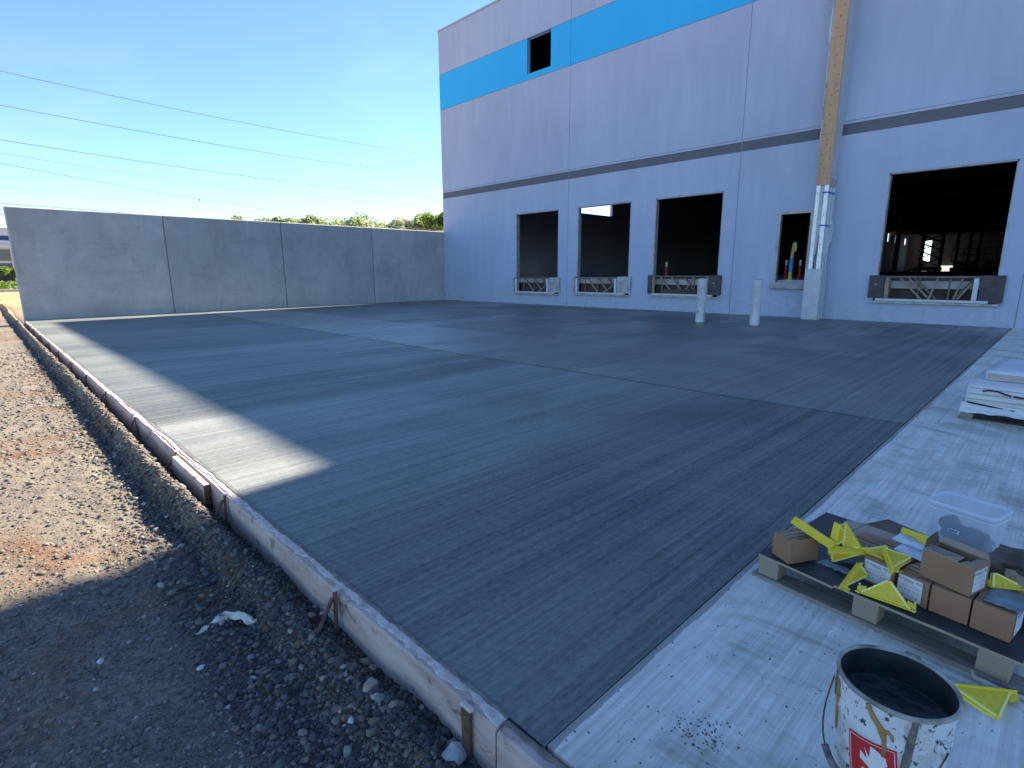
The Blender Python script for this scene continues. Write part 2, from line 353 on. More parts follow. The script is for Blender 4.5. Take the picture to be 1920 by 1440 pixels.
# ================================================================== warehouse
HR = 12.70
def facade_material(name, c, blot=.06, scuff=True):
    m, t, bs = newmat(name)
    P = lambda sc, loc=(0, 0, 0): coord(t, sc, kind='Position', loc=loc)
    a = noise(t, P((.35, .35, .22)), 1., 5, .55); b = noise(t, P((3, 3, .5)), 1., 5, .6)
    k = math_(t, 'ADD', math_(t, 'MULTIPLY', a, .6), math_(t, 'MULTIPLY', b, .4))
    lo = tuple(q*(1-blot) for q in c); hi = tuple(min(.9, q*(1+blot)) for q in c)
    col = ramp(t, k, .38, .62, lo, hi)
    if scuff:                                            # bare, patched and splashed paint low on the wall
        sx = nd(t, 'ShaderNodeSeparateXYZ'); t.links.new(nd(t, 'ShaderNodeNewGeometry').outputs['Position'], sx.inputs[0])
        zz = math_(t, 'ADD', sx.outputs[2], math_(t, 'MULTIPLY', noise(t, P((1.1, 1, 2.2)), 1., 6, .65), -.75))
        low = ramp(t, zz, .05, .42, (1, 1, 1), (0, 0, 0))
        col = mix(t, math_(t, 'MULTIPLY', low, .35), col, mix(t, ramp(t, noise(t, P((5, 5, 9)), 1., 6, .7), .42, .6), (.40, .42, .46), (.56, .58, .62)))
        st = ramp(t, noise(t, P((4.5, 1, .35)), 1., 4, .6), .60, .72)
        low2 = ramp(t, sx.outputs[2], .25, .55, (1, 1, 1), (0, 0, 0))
        col = mix(t, math_(t, 'MULTIPLY', math_(t, 'MULTIPLY', st, low2), .5), col, (.33, .28, .18))
    t.links.new(col, bs.inputs['Base Color']); bs.inputs['Roughness'].default_value = .72; bs.inputs['Specular IOR Level'].default_value = .3
    bump(t, bs, noise(t, P((55, 55, 55)), 1., 4, .6), .12, .004)
    return m
m_wall = facade_material('pale_grey_wall_paint', (.395, .465, .60), .085)
m_blue = facade_material('bright_blue_wall_paint', (.035, .47, .88), .03, False)
m_dark = facade_material('slate_wall_paint', (.125, .135, .16), .05, False)
m_joint = simple('joint_sealant', (.25, .26, .29), rough=.6)
m_in = simple('raw_interior_concrete', (.34, .32, .30), (.44, .42, .40), 1.2, .9)
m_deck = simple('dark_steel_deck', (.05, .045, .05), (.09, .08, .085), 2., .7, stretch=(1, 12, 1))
m_cap = simple('coping_metal', (.42, .44, .47), rough=.45, metal=.3)
m_galv = simple('galvanised_steel', (.50, .52, .54), (.66, .68, .70), 14, .42, metal=.55, bmp=.05)
m_conc = simple('grey_concrete', (.30, .30, .29), (.44, .44, .43), 5, .85, bmp=.3, bscale=70)
m_pl = simple('white_steel_stud', (.62, .66, .68), (.78, .80, .80), 6, .35, metal=.25)

def wall_grid(mb, a0, a1, z0, z1, holes, bands, t, P):
    """tilt-up panel in wall coordinates (along, depth, up); P maps them to the world. bands: (z0, z1, depth, material)"""
    A = sorted({a0, a1} | {q for h in holes for q in h[:2] if a0 < q < a1})
    Z = sorted({z0, z1} | {q for h in holes for q in h[2:] if z0 < q < z1} | {q for b in bands for q in b[:2] if z0 < q < z1})
    na, nzc = len(A)-1, len(Z)-1; D = {}
    for i in range(na):
        for j in range(nzc):
            ca, cz = (A[i]+A[i+1])/2, (Z[j]+Z[j+1])/2
            if any(h[0] < ca < h[1] and h[2] < cz < h[3] for h in holes): D[i, j] = None; continue
            D[i, j] = (0., 0)
            for b in bands:
                if b[0] < cz < b[1]: D[i, j] = (b[2], b[3])
    def q(p, m): mb.add([P(*r) for r in p], [(0, 1, 2, 3)], m)
    for (i, j), c in D.items():
        if c is None: continue
        d, m = c; x0, x1, y0, y1 = A[i], A[i+1], Z[j], Z[j+1]
        q([(x0, d, y0), (x1, d, y0), (x1, d, y1), (x0, d, y1)], m)
        q([(x1, t, y0), (x0, t, y0), (x0, t, y1), (x1, t, y1)], m)
        for (di, dj, e) in ((-1, 0, 'l'), (1, 0, 'r'), (0, -1, 'b'), (0, 1, 't')):
            nb = D.get((i+di, j+dj)); dn = t if nb is None else nb[0]
            if dn <= d: continue
            if e == 'l': q([(x0, dn, y0), (x0, d, y0), (x0, d, y1), (x0, dn, y1)], m)
            if e == 'r': q([(x1, d, y0), (x1, dn, y0), (x1, dn, y1), (x1, d, y1)], m)
            if e == 'b': q([(x0, dn, y0), (x1, dn, y0), (x1, d, y0), (x0, d, y0)], m)
            if e == 't': q([(x0, d, y1), (x1, d, y1), (x1, dn, y1), (x0, dn, y1)], m)
wh = empty('warehouse', (0, 0, 0), label='tall pale grey tilt-up warehouse with a bright blue band and open dock doors', cat='warehouse')
# dock doors: x0, x1, floor z, pit bottom z
DOCKS = [(5.32, 7.83, 1.12, .44), (8.85, 11.36, 1.16, .49), (12.38, 14.87, 1.22, .52), (19.38, 21.92, 1.23, .56)]
SIDE = (16.67, 17.60, 1.00, 3.10)
holes = []
for x0, x1, zf, zp in DOCKS: holes += [(x0, x1, zf-.01, 3.905), (x0-.02, x1+.02, zp, zf)]
holes += [SIDE, (5.99, 7.31, 9.44, 10.78)]
GR = .02
bands = [(5.03, 5.32, .018, 2), (5.385, 5.40, .012, 3), (9.218, 10.79, 0, 1), (9.20, 9.218, GR, 3), (10.79, 10.808, GR, 3)]
PX = [0., 8.335, 15.335, 22.35, 29.4, 36.5, 44.]
for k in range(6):
    mb = MB(); top = HR
    wall_grid(mb, PX[k]+(.008 if k else 0), PX[k+1]-.008, -.3, top, holes, bands, .2, lambda a, d, z: (a, d, z))
    mb.build('wall_panel', [m_wall, m_blue, m_dark, m_joint], wh)
for k in range(1, 6):
    MB().box(PX[k]-.012, PX[k]+.012, .014, .1, -.3, HR-.02).build('joint_sealant', m_joint, wh)
# west side wall with the openings one sees from inside (along = Y)
wholes = [(10.4, 14.45, 5.08, 7.2)]+[(92.9, 94.1, 6.0, 7.4), (98.2, 99.2, 6.0, 7.2), (106, 107.5, 5.9, 7.0)]
mb = MB(); wall_grid(mb, .21, 110, -.3, HR, wholes, [], .2, lambda a, d, z: (d, a, z)); mb.build('side_wall', m_wall, wh)
mb = MB(); wall_grid(mb, .2, 44, -.3, HR, [(2.7, 3.7, 2.9, 6.6), (5.5, 7.4, 1.1, 2.0)], [], .2, lambda a, d, z: (a, 110-d, z)); mb.build('rear_wall', m_in, wh)
MB().box(43.8, 44, .21, 109.8, -.3, HR).build('side_wall', m_wall, wh)
MB().box(.21, 43.79, .21, 109.8, .9, 1.10).build('floor', m_in, wh)
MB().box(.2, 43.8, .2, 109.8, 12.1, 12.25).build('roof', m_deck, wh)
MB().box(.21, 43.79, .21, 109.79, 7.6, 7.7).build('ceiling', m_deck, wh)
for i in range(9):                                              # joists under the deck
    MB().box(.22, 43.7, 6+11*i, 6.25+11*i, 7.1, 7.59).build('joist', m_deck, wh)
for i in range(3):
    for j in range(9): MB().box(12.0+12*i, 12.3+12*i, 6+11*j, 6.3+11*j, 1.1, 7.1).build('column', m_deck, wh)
MB().box(-.035, 17.88, -.035, .26, HR+.002, HR+.07).build('coping', m_cap, wh)
MB().box(-.035, .26, .262, 110, HR+.002, HR+.07).build('coping', m_cap, wh)
# the taller front over the entrance end
MB().box(17.9, 44, .001, .3, HR+.003, 17.2).build('parapet_wall', m_wall, wh)
MB().box(17.9, 44, .301, 9, HR+.003, 17.1).build('parapet_block', m_wall, wh)
# window frame of the high window
mb = MB()
for (x0, x1, z0, z1) in ((5.992, 6.03, 9.442, 10.778), (7.27, 7.308, 9.442, 10.778), (6.031, 7.269, 9.442, 9.475), (6.031, 7.269, 10.745, 10.778)): mb.box(x0, x1, .09, .14, z0, z1)
mb.build('window_frame', m_joint, wh)

# ---- retaining wall
m_rw, t, bs = newmat('cast_concrete')
P = lambda sc, loc=(0, 0, 0): coord(t, sc, kind='Position', loc=loc)
a = noise(t, P((1, .5, .5)), 1., 6, .6); b = noise(t, P((1, 1.6, .9)), 1., 7, .7, .6); g = noise(t, P((30, 30, 30)), 1., 4, .7)
k = math_(t, 'ADD', math_(t, 'MULTIPLY', a, .4), math_(t, 'ADD', math_(t, 'MULTIPLY', b, .45), math_(t, 'MULTIPLY', g, .2)))
c = ramp(t, k, .42, .62, (.34, .342, .335), (.50, .50, .485))
oi = nd(t, 'ShaderNodeObjectInfo').outputs['Random']; c = mix(t, math_(t, 'MULTIPLY', oi, .22), c, (.27, .27, .265))
hz = ramp(t, noise(t, P((1, .25, 6)), 1., 3, .6), .60, .70)
c = mix(t, math_(t, 'MULTIPLY', hz, .14), c, (.2, .2, .2))
dk = ramp(t, noise(t, P((1, 2.6, 1.6), (0, 3, 1)), 1., 7, .8, 1.2), .55, .68)
c = mix(t, math_(t, 'MULTIPLY', dk, .38), c, (.2, .2, .205))
t.links.new(c, bs.inputs['Base Color']); bs.inputs['Roughness'].default_value = .85; bump(t, bs, g, .25, .006)
rw = empty('retaining_wall', (0, -8, 0), label='long grey cast concrete wall closing the far side of the new slab', cat='wall')
HW = 3.425
yb = [-16.80, -12.59, -8.39, -4.19, .35]
for i in range(4):
    o = MB().bbox(-.30, 0, yb[i]+.006, yb[i+1]-.006, -.5, HW, .03).build('wall_panel', m_rw, rw); o.location = (0, 8, 0)
    if i:
        o = MB().box(-.28, -.012, yb[i]-.004, yb[i]+.004, -.5, HW-.02).build('joint_filler', m_joint, rw); o.location = (0, 8, 0)
# ================================================================== dock frames
m_brown = simple('dark_brown_plate', (.050, .042, .045), (.085, .072, .074), 6, .6, bmp=.1)
m_lum = simple('weathered_lumber', (.22, .17, .125), (.36, .285, .215), 3, .8, stretch=(1, 8, 8), bmp=.2)
m_lumd = simple('grey_brown_lumber', (.13, .11, .09), (.22, .19, .16), 3, .8, stretch=(1, 8, 8))
m_galvb = simple('primed_steel_plate', (.28, .285, .28), (.46, .47, .46), 5, .5, metal=.2, bmp=.1)
m_foam = simple('grey_white_sill', (.46, .50, .51), (.68, .70, .70), 7, .7, stretch=(1, 6, 6), bmp=.2)
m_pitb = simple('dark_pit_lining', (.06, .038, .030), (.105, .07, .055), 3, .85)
dock_lab = ['grey steel dock leveler frame in the dock nearest the concrete wall', 'grey steel dock leveler frame between the first two wall joints, under the sunlit high opening',
            'dock leveler frame with dark side plates behind the scuffed bollard', 'dock leveler frame with wide dark plates right of the wrapped column']
for k, (x0, x1, zf, zp) in enumerate(DOCKS):
    dk = k >= 2; d = empty('dock_frame', (x0, 0, zp), label=dock_lab[k], cat='dock frame')
    W = x1-x0; H = zf-zp
    mp = m_brown if dk else m_galvb
    lw, rw_ = ((.30, .46) if k == 3 else (.16, .40) if k == 2 else (.10, .62))
    MB().bbox(-.14, lw-.14 if k != 3 else .22, -.075, -.004, .06 if k != 3 else .08, H+.02, .006).build('side_plate', mp, d)
    MB().bbox(W+.14-rw_, W+.14, -.075, -.004, .06 if k != 3 else .02, H+.02, .006).build('side_plate', mp, d)
    MB().bbox(-.02, W+.02, -.05, -.003, H-.045, H, .004).build('top_rail', m_lumd, d)
    MB().bbox(-.08, W+.08, -.10, -.003, -.055, .0, .006).build('bottom_sill', m_galvb, d)
    o = MB().bbox(.05, W-.12, -.12, -.01, .004, .07, .012).build('sill_cover', m_foam, d)
    MB().bbox(lw-.12 if k != 3 else .235, lw-.02 if k != 3 else .33, -.07, -.01, .075, H-.05, .004).build('upright', m_lum if dk else m_foam, d)
    xr = W+.13-rw_
    MB().bbox(xr-.12, xr-.02, -.07, -.01, .075, H-.05, .004).build('upright', m_foam if k != 2 else m_lum, d)
    # diagonal timber braces inside the pit
    a0, a1 = .42, xr-.2
    if k == 3: br = [(.55, H-.05, 1.05, .08), (.72, H-.05, 1.22, .08), (.85, H-.05, 1.36, .08), (1.22, .08, 1.36, H-.05), (1.72, .08, 1.86, H-.05), (1.72, .09, 2.05, H-.1), (1.80, .09, 2.05, H-.18)]
    elif k == 2: br = [(.32, H-.05, .72, .2), (.74, H-.05, 1.14, .2), (1.22, H-.05, 1.6, .2), (1.6, H-.05, 1.32, .2), (1.42, .08, 1.9, .3)]
    else: br = [(.55, H-.05, 1.05, .08), (1.05, H-.05, 1.55, .08), (1.5, H-.05, 1.75, .3), (1.35, .08, 1.72, .3)]
    for q, (xa, za, xb, zb) in enumerate(br):
        yy = .05+.04*(q % 3)
        MB().bar((xa, yy, za), (xb, yy, zb), .04, .055, up=(0, 1, 0)).build('brace', m_lum if q % 3 != 2 else m_lumd, d)
    for q in range(4):
        xx = .3+(W-.6)*q/3; MB().box(xx-.02, xx+.02, .20, .24, .01, H-.06).build('stud', m_lumd, d)
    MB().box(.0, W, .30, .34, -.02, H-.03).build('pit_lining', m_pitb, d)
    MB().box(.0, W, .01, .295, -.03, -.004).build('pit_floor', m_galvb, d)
    if k == 2: MB().bar((.42, .02, .13), (1.75, .02, .17), .05, .17, up=(0, 0, 1)).build('plank', m_pitb, d)
    if dk:
        xx = .02 if k == 3 else W-.1
        c45 = Matrix.Translation((xx, -.079, H*.66)) @ Matrix.Rotation(R(14), 4, 'Y')
        MB().bbox(-.032, .032, -.002, .002, -.032, .032, .001, mat4=c45).build('paper_tag', m_lum, d)
# jamb angles of the door openings
for k, (x0, x1, zf, zp) in enumerate(DOCKS):
    mb = MB(); mb.box(x0+.001, x0+.03, .01, .19, zf+.03, 3.86); mb.box(x1-.03, x1-.001, .01, .19, zf+.03, 3.86); mb.box(x0+.031, x1-.031, .01, .19, 3.87, 3.90)
    mb.build('door_jamb', m_galvb, wh)

# ---- small side opening, its frame and sill
sx0, sx1, sz0, sz1 = SIDE
mb = MB(); mb.box(sx0-.03, sx0+.05, -.02, .12, sz0+.02, sz1-.06); mb.box(sx1-.05, sx1+.03, -.02, .12, sz0+.02, sz1-.06); mb.box(sx0-.03, sx1+.03, -.02, .12, sz1-.058, sz1+.03)
mb.build('door_frame', m_galvb, wh)
mb = MB()
mb.bbox(16.60, 17.70, -.16, -.004, .83, 1.03, .02); mb.build('door_sill', m_conc, wh)

# ---- things standing inside the openings
m_red = simple('orange_red_plastic', (.42, .055, .03), rough=.5)
m_wht = simple('white_reflective_band', (.75, .75, .72), rough=.4)
m_blutape = simple('blue_wrap', (.02, .25, .55), (.03, .33, .66), 20, .4)
m_yel_tape = simple('yellow_tape', (.62, .55, .12), (.55, .5, .2), 20, .5)
m_blk = simple('black_rubber', (.015, .015, .017), rough=.6)
def delineator(x, y, label):
    d = empty('delineator_post', (x, y, 1.1), label=label, cat='post')
    MB().lathe([(0, 0), (.09, 0), (.09, .02), (.04, .04), (.035, .62), (0, .62)], 14).build('base_and_post', m_red, d, smooth=True)
    for zz in (.46, .54): MB().lathe([(.037, zz), (.0385, zz+.001), (.0385, zz+.049), (.037, zz+.05)], 14).build('reflective_band', m_wht, d)
    return d
delineator(16.78, .62, 'short red post with white bands nearest the door frame of the narrow opening')
delineator(17.16, .72, 'short red post with white bands behind the blue wrapped post')
delineator(12.62, .55, 'lone short red post with white bands inside the wide dark dock')
d = empty('wrapped_post', (17.0, .40, 1.1), label='blue wrapped post with yellow and black tape on top, in the narrow opening', cat='post')
MB().lathe([(.10, 0), (.10, .02), (.055, .03), (.055, .28), (0, .28)], 14).build('post_base', m_yel_tape, d, smooth=True)
MB().lathe([(.056, .24), (.058, .25), (.058, .66), (0, .67)], 14).build('blue_sleeve', m_blutape, d, smooth=True)
MB().tube([(0, 0, .64), (.01, 0, .8), (.02, 0, .95), (.03, 0, 1.08), (.06, 0, 1.12), (.09, 0, 1.02), (.085, 0, .85)], [.055, .05, .05, .045, .04, .035, .03], 10).build('tape_bundle', m_yel_tape, d, smooth=True)
for i in range(5): MB().tube([(.012+.004*i, 0, .74+.07*i), (.014+.004*i, 0, .76+.07*i)], .0535, 12).build('black_stripe', m_blk, d)
# lifts deep inside, seen against the rear openings
m_mach = simple('dark_machine_paint', (.03, .03, .032), (.05, .05, .05), 4, .5)
def scissor_lift(x, y, rz, lift, label):
    s = empty('scissor_lift', (x, y, 1.1), rz, label=label, cat='lift')
    MB().bbox(-.95, .95, -.4, .4, .18, .5, .03).build('chassis', m_mach, s)
    for a in (-.65, .65):
        for b in (-.42, .42): MB().tube([(a, b-.06, .19), (a, b+.06, .19)], .19, 16).build('wheel', m_blk, s)
    n = 4; h = lift/n
    for i in range(n):
        for b in (-.3, .3):
            for sg in (-1, 1): MB().bar((-.75*sg, b+.03*sg, .55+h*i), (.75*sg, b+.03*sg, .55+h*(i+1)), .09, .06, up=(0, 1, 0)).build('scissor_arm', m_mach, s)
    zt = .58+lift
    MB().bbox(-.95, .95, -.4, .4, zt, zt+.1, .01).build('platform', m_mach, s)
    mb = MB()
    for a in (-.9, 0, .9):
        for b in (-.36, .36): mb.bar((a, b, zt+.1), (a, b, zt+1.1), .05, .05)
    for b in (-.36, .36):
        for q in (.6, 1.1): mb.bar((-.9, b, zt+q), (.9, b, zt+q), .05, .05)
    for a in (-.9, .9): mb.bar((a, -.36, zt+1.1), (a, .36, zt+1.1), .05, .05)
    mb.build('guard_rail', m_mach, s)
    return s
scissor_lift(14.35, 40, .2, 2.6, 'scissor lift with raised folding arms deep inside the widest dark dock')
scissor_lift(16.3, 44, -.3, .35, 'lowered scissor lift with guard rails beside the raised one')
scissor_lift(18.0, 48, .1, .5, 'lowered scissor lift standing apart near the right jamb')

# ================================================================== bollards
m_bol, t, bs = newmat('scuffed_grey_white_pipe')
c = ramp(t, noise(t, coord(t, (5, 5, 1.5)), 1., 6, .6), .35, .65, (.42, .43, .44), (.62, .63, .63))
c = mix(t, ramp(t, noise(t, coord(t, (12, 12, 4)), 1., 5, .7), .66, .72), c, (.20, .20, .20)); t.links.new(c, bs.inputs['Base Color'])
bs.inputs['Roughness'].default_value = .6; bump(t, bs, noise(t, coord(t, (30, 30, 30)), 1., 3), .2, .004)
m_crustd0 = simple('dark_paste_ring', (.06, .06, .06), (.13, .13, .12), 18, .8)
for (x, y, h, lab, blob) in ((16.123, -3.581, 1.19, 'pale pipe bollard with lumpy concrete smears in front of a dock', True), (17.564, -3.469, 1.17, 'smooth pale pipe bollard next to the wrapped column', False)):
    b = empty('bollard', (x, y, zs(x)), label=lab, cat='bollard')
    MB().lathe([(.127, -.02), (.129, .0), (.122, .03), (.12, h-.04), (.121, h-.012), (.113, h)], 28).build('pipe', m_bol, b, smooth=True)
    MB().lathe([(.1125, h-.004), (.09, h+.012), (.05, h+.02), (0, h+.022)], 28).build('concrete_crown', m_conc, b, smooth=True)
    MB().lathe([(.15, -.004), (.148, .006), (.135, .012), (.1245, .022)], 28).build('base_paste', m_crustd0, b, smooth=True)
    if blob:
        for i in range(9):
            a = -1.2+rnd.uniform(-.9, .9); zz = rnd.uniform(.2, 1.0); bm = bmesh.new(); bmesh.ops.create_icosphere(bm, subdivisions=2, radius=1)
            s_ = rnd.uniform(.015, .03)
            MB().frombm(bm, 0, Matrix.Translation((.118*math.cos(a), .118*math.sin(a), zz)) @ Matrix.Diagonal((s_*.9, s_*.9, s_*rnd.uniform(1, 2.2), 1))).build('concrete_smear', m_conc, b, smooth=True)

# ================================================================== wrapped column
m_ply, t, bs = newmat('plywood')
c = ramp(t, noise(t, coord(t, (2.2, 2.2, .22)), 1., 5, .6, .8), .3, .7, (.42, .255, .14), (.64, .42, .25))
c = mix(t, ramp(t, noise(t, coord(t, (9, 9, 6)), 1., 3, .5), .70, .75), c, (.20, .11, .06)); t.links.new(c, bs.inputs['Base Color'])
bs.inputs['Roughness'].default_value = .7
m_plg = simple('weathered_plywood_edge', (.36, .34, .31), (.46, .43, .39), 4, .8)
m_film, t, bs = newmat('clear_plastic_film'); bs.inputs['Base Color'].default_value = (.80, .84, .88, 1); bs.inputs['Roughness'].default_value = .25; bs.inputs['Alpha'].default_value = .42
bump(t, bs, noise(t, coord(t, (12, 12, 3)), 1., 4), .5, .02)
m_bluetp = simple('blue_tape', (.02, .16, .55), rough=.45)
cl = empty('clad_column', (17.95, -.32, 0), label='tall column clad in plywood above white steel studs, wrapped in loose plastic', cat='column')
def CB(nm, m, x0, x1, y0, y1, z0, z1, b=.006):
    o = MB().bbox(x0-17.95, x1-17.95, y0+.32, y1+.32, z0, z1, b).build(nm, m, cl); return o
CB('base_cladding', simple('smooth_grey_cladding', (.46, .48, .50), (.56, .58, .60), 4, .6, bmp=.1), 17.735, 18.165, -.57, -.05, zs(18), 1.43)
CB('core', m_joint, 17.88, 18.05, -.46, -.03, 1.43, 3.75)
for (x0, x1) in ((17.80, 17.90), (18.00, 18.115)): CB('steel_stud', m_pl, x0, x1, -.57, -.50, 1.431, 3.70, .004)
for (y0, y1) in ((-.38, -.28), (-.16, -.06)): CB('steel_stud', m_pl, 18.06, 18.12, y0, y1, 1.431, 3.70, .004)
for zz in (1.62, 2.1, 2.9, 3.5):
    for xx in (17.85, 18.06): 
        o = MB().tube([(xx-17.95, -.2535, zz), (xx-17.95, -.2505, zz)], .012, 10).build('bolt_hole', m_blk, cl)
CB('cross_strap', m_pl, 17.79, 18.02, -.578, -.571, 2.70, 2.74, .002)
zc = [3.70, 5.02, 7.4, 9.8, 12.2, 14.6, 17.0]
for i in range(6):
    CB('plywood_sheet', m_ply, 17.79, 18.125, -.585, -.567, zc[i]+.003, zc[i+1]-.003, .002)
    CB('plywood_sheet', m_plg, 18.108, 18.126, -.566, .0-.01, zc[i]+.003-.04, zc[i+1]-.003-.04, .002)
    for q in range(9):
        xx = rnd.choice((17.85, 17.95, 18.05))+rnd.uniform(-.02, .02); zz = zc[i]+.12+(zc[i+1]-zc[i]-.2)*(q+.5)/9
        if zz < 9: MB().bbox(xx-17.95-.010, xx-17.95+.010, -.268, -.2645, zz-.016, zz+.016, .003).build('screw_plug', m_pitb, cl)
CB('inner_frame', m_lumd, 17.82, 18.10, -.56, -.03, 3.76, 17.0)
def film(pts0, pts1, nm='plastic_film', amp=.02, seed=0):
    n, k = len(pts0)*4-3, 7
    def lerp(ps, f):
        i = min(len(ps)-2, int(f)); return Vector(ps[i]).lerp(Vector(ps[i+1]), f-i)
    mb = MB()
    def fn(i, j):
        a, b = lerp(pts0, i/4), lerp(pts1, i/4); p = a.lerp(b, j/(k-1)); e = .3+.7*math.sin(math.pi*j/(k-1))
        return p+Vector((nz(i*.7+seed, j*.8, 1), -abs(nz(i*.6, j*.7+seed, 2)), .4*nz(i*.5, j*.9, seed)))*amp*2*e
    mb.grid(n, k, fn); o = mb.build(nm, m_film, cl, smooth=True); o.location = (-17.95, .32, 0); return o
film([(18.00, -.60, 3.62), (18.0, -.60, 3.2), (17.97, -.60, 2.86), (17.98, -.61, 2.5), (18.02, -.60, 2.1), (18.08, -.58, 1.85)],
     [(18.15, -.10, 3.66), (18.17, -.12, 3.2), (18.16, -.16, 2.9), (18.22, -.10, 2.5), (18.20, -.16, 2.2), (18.14, -.34, 1.9)], amp=.035, seed=3)
film([(17.90, -.60, 3.68), (17.88, -.60, 3.0), (17.87, -.60, 2.5), (17.89, -.60, 1.9)], [(18.0, -.60, 3.68), (17.99, -.60, 3.0), (18.0, -.60, 2.5), (17.95, -.60, 1.8)], amp=.012, seed=8)
film([(17.76, -.60, 8.9), (17.74, -.60, 8.2), (17.71, -.58, 7.6), (17.76, -.58, 7.1), (17.75, -.58, 6.2), (17.77, -.58, 4.6)], [(17.785, -.55, 9.0), (17.785, -.55, 8.2), (17.785, -.55, 7.6), (17.785, -.55, 7.1), (17.785, -.55, 6.2), (17.785, -.55, 4.6)], amp=.03, seed=5)
film([(18.13, -.56, 9.0), (18.135, -.56, 7.4), (18.135, -.56, 5.6), (18.13, -.56, 3.9)], [(18.15, -.02, 9.0), (18.16, -.02, 7.4), (18.155, -.02, 5.6), (18.14, -.02, 3.8)], amp=.015, seed=12)
for zz in (3.50, 2.62):
    MB().bar((.02, -.285, zz), (.175, -.285, zz), .012, .035).build('blue_tape_band', m_bluetp, cl)
    MB().bar((.180, -.285, zz), (.205, .18, zz-.01), .012, .035).build('blue_tape_band', m_bluetp, cl)

# ================================================================== form boards along the slab edge
m_form, t, bs = newmat('chalky_form_lumber')
c = ramp(t, noise(t, coord(t, (1.6, 14, 14)), 1., 5, .6), .3, .7, (.37, .275, .235), (.56, .455, .40))
c = mix(t, ramp(t, noise(t, coord(t, (7, 9, 11)), 1., 6, .7), .55, .66), c, (.17, .135, .115))
c = mix(t, math_(t, 'MULTIPLY', ramp(t, noise(t, coord(t, (3, 5, 9), loc=(2, 0, 0)), 1., 5, .6), .5, .62), .55), c, (.56, .52, .49))
t.links.new(c, bs.inputs['Base Color']); bs.inputs['Roughness'].default_value = .85; bump(t, bs, noise(t, coord(t, (4, 60, 60)), 1., 4), .3, .004)
m_crust = simple('dried_cement_crust', (.42, .35, .315), (.66, .585, .54), 22, .9, bmp=.5, bscale=90, bd=.006)
m_crustd = simple('wet_cement_smear', (.10, .095, .09), (.22, .20, .18), 18, .7, bmp=.4)
m_rust = simple('rusted_steel', (.085, .045, .032), (.17, .10, .07), 25, .8, bmp=.3)
FY0, FY1 = -16.766, -16.818
fx = [0.06, 5.0, 9.9, 14.7, 18.62, 22.16, 26.9]
flab = ['chalky form board section against the concrete wall end of the slab edge', 'chalky form board section holding the slab edge beside the gravel', 'chalky form board section holding the slab edge beside the gravel', 'chalky form board section holding the slab edge beside the gravel', 'chalky form board with crusted cement along its top beside the stony trench', 'grey smeared form board running along the end of the old pavement']
for i in range(6):
    a, b = fx[i]+.004, fx[i+1]-.004; n = int((b-a)/.08)+1
    fb = empty('form_board', ((a+b)/2, FY1, zs(a)), label=flab[i], cat='form board', group='form boards along the slab edge')
    L = Vector(((a+b)/2, FY1, zs(a))); mb = MB(); sec = []
    for q in range(n+1):
        x = a+(b-a)*q/n; w1 = .006*nz(x*1.3, i*5., 0)+.003*nz(x*6, i*7., 1); w2 = .006*nz(x*.8, i*3., 4)+.004*nz(x*9, i, 3)
        zt = (zs(x) if x < SLX else 0)-.004+w2*.6
        nick = .012*max(0, nz(x*5, 2., i)-.35)
        for (y, z) in ((FY0, zt), (FY1+.008+w1, zt-nick*.5), (FY1+w1, zt-.010-nick), (FY1+w1-.002, -.215), (FY0, -.215)): sec.append(Vector((x, y, z))-L)
    mb.v = [tuple(p) for p in sec]; k = 5
    for q in range(n):
        for e in range(k): mb.f.append((q*k+e, (q+1)*k+e, (q+1)*k+(e+1) % k, q*k+(e+1) % k)); mb.mi.append(0)
    mb.f += [tuple(range(k)), tuple(n*k+e for e in range(k-1, -1, -1))]; mb.mi += [0, 0]
    mb.build('board', m_form, fb)
    # cement crust spilled over the top
    for (mm, sd_, wbase, th) in ((m_crust, 0, .040, .0014), (m_crustd, 40, .018, .0055)):
        if i == 5 and sd_ == 0: continue
        mb = MB(); n2 = int((b-a)/.010); rows = []
        for q in range(n2+1):
            x = a+(b-a)*q/n2; zt = (zs(x) if x < SLX else .004)
            wd = wbase*(1.0+.9*nz(x*1.7, sd_, 2)+.55*nz(x*7.3, sd_, 3)+.35*nz(x*23, sd_, 4)+.25*nz(x*61, sd_, 6)); wd = max(.003, min(.052, wd))
            h = th*(1+.25*nz(x*12, sd_, 8))
            y0 = -SLW-.002 if sd_ == 0 else -SLW+.004
            if i == 5: y0 = -SLW-.012
            rows.append([Vector((x, y0, zt+h*.6))-L, Vector((x, y0-wd*.5, zt+h))-L, Vector((x, y0-wd*.9, zt+h*.6))-L, Vector((x, y0-wd, zt-.004))-L])
        mb.grid(n2+1, 4, lambda p, q: rows[p][q]); mb.build('cement_crust', mm, fb, smooth=False)
# splice board
sb = empty('splice_board', (18.85, -16.836, -.02), label='short board lapped over a joint of the form boards, brown sawn end showing', cat='board')
MB().bbox(-.42, .42, -.03, .012, -.15, .0, .004, ).build('board', m_form, sb)
MB().box(.4205, .4225, -.028, .010, -.148, -.002).build('sawn_end', m_rust, sb)
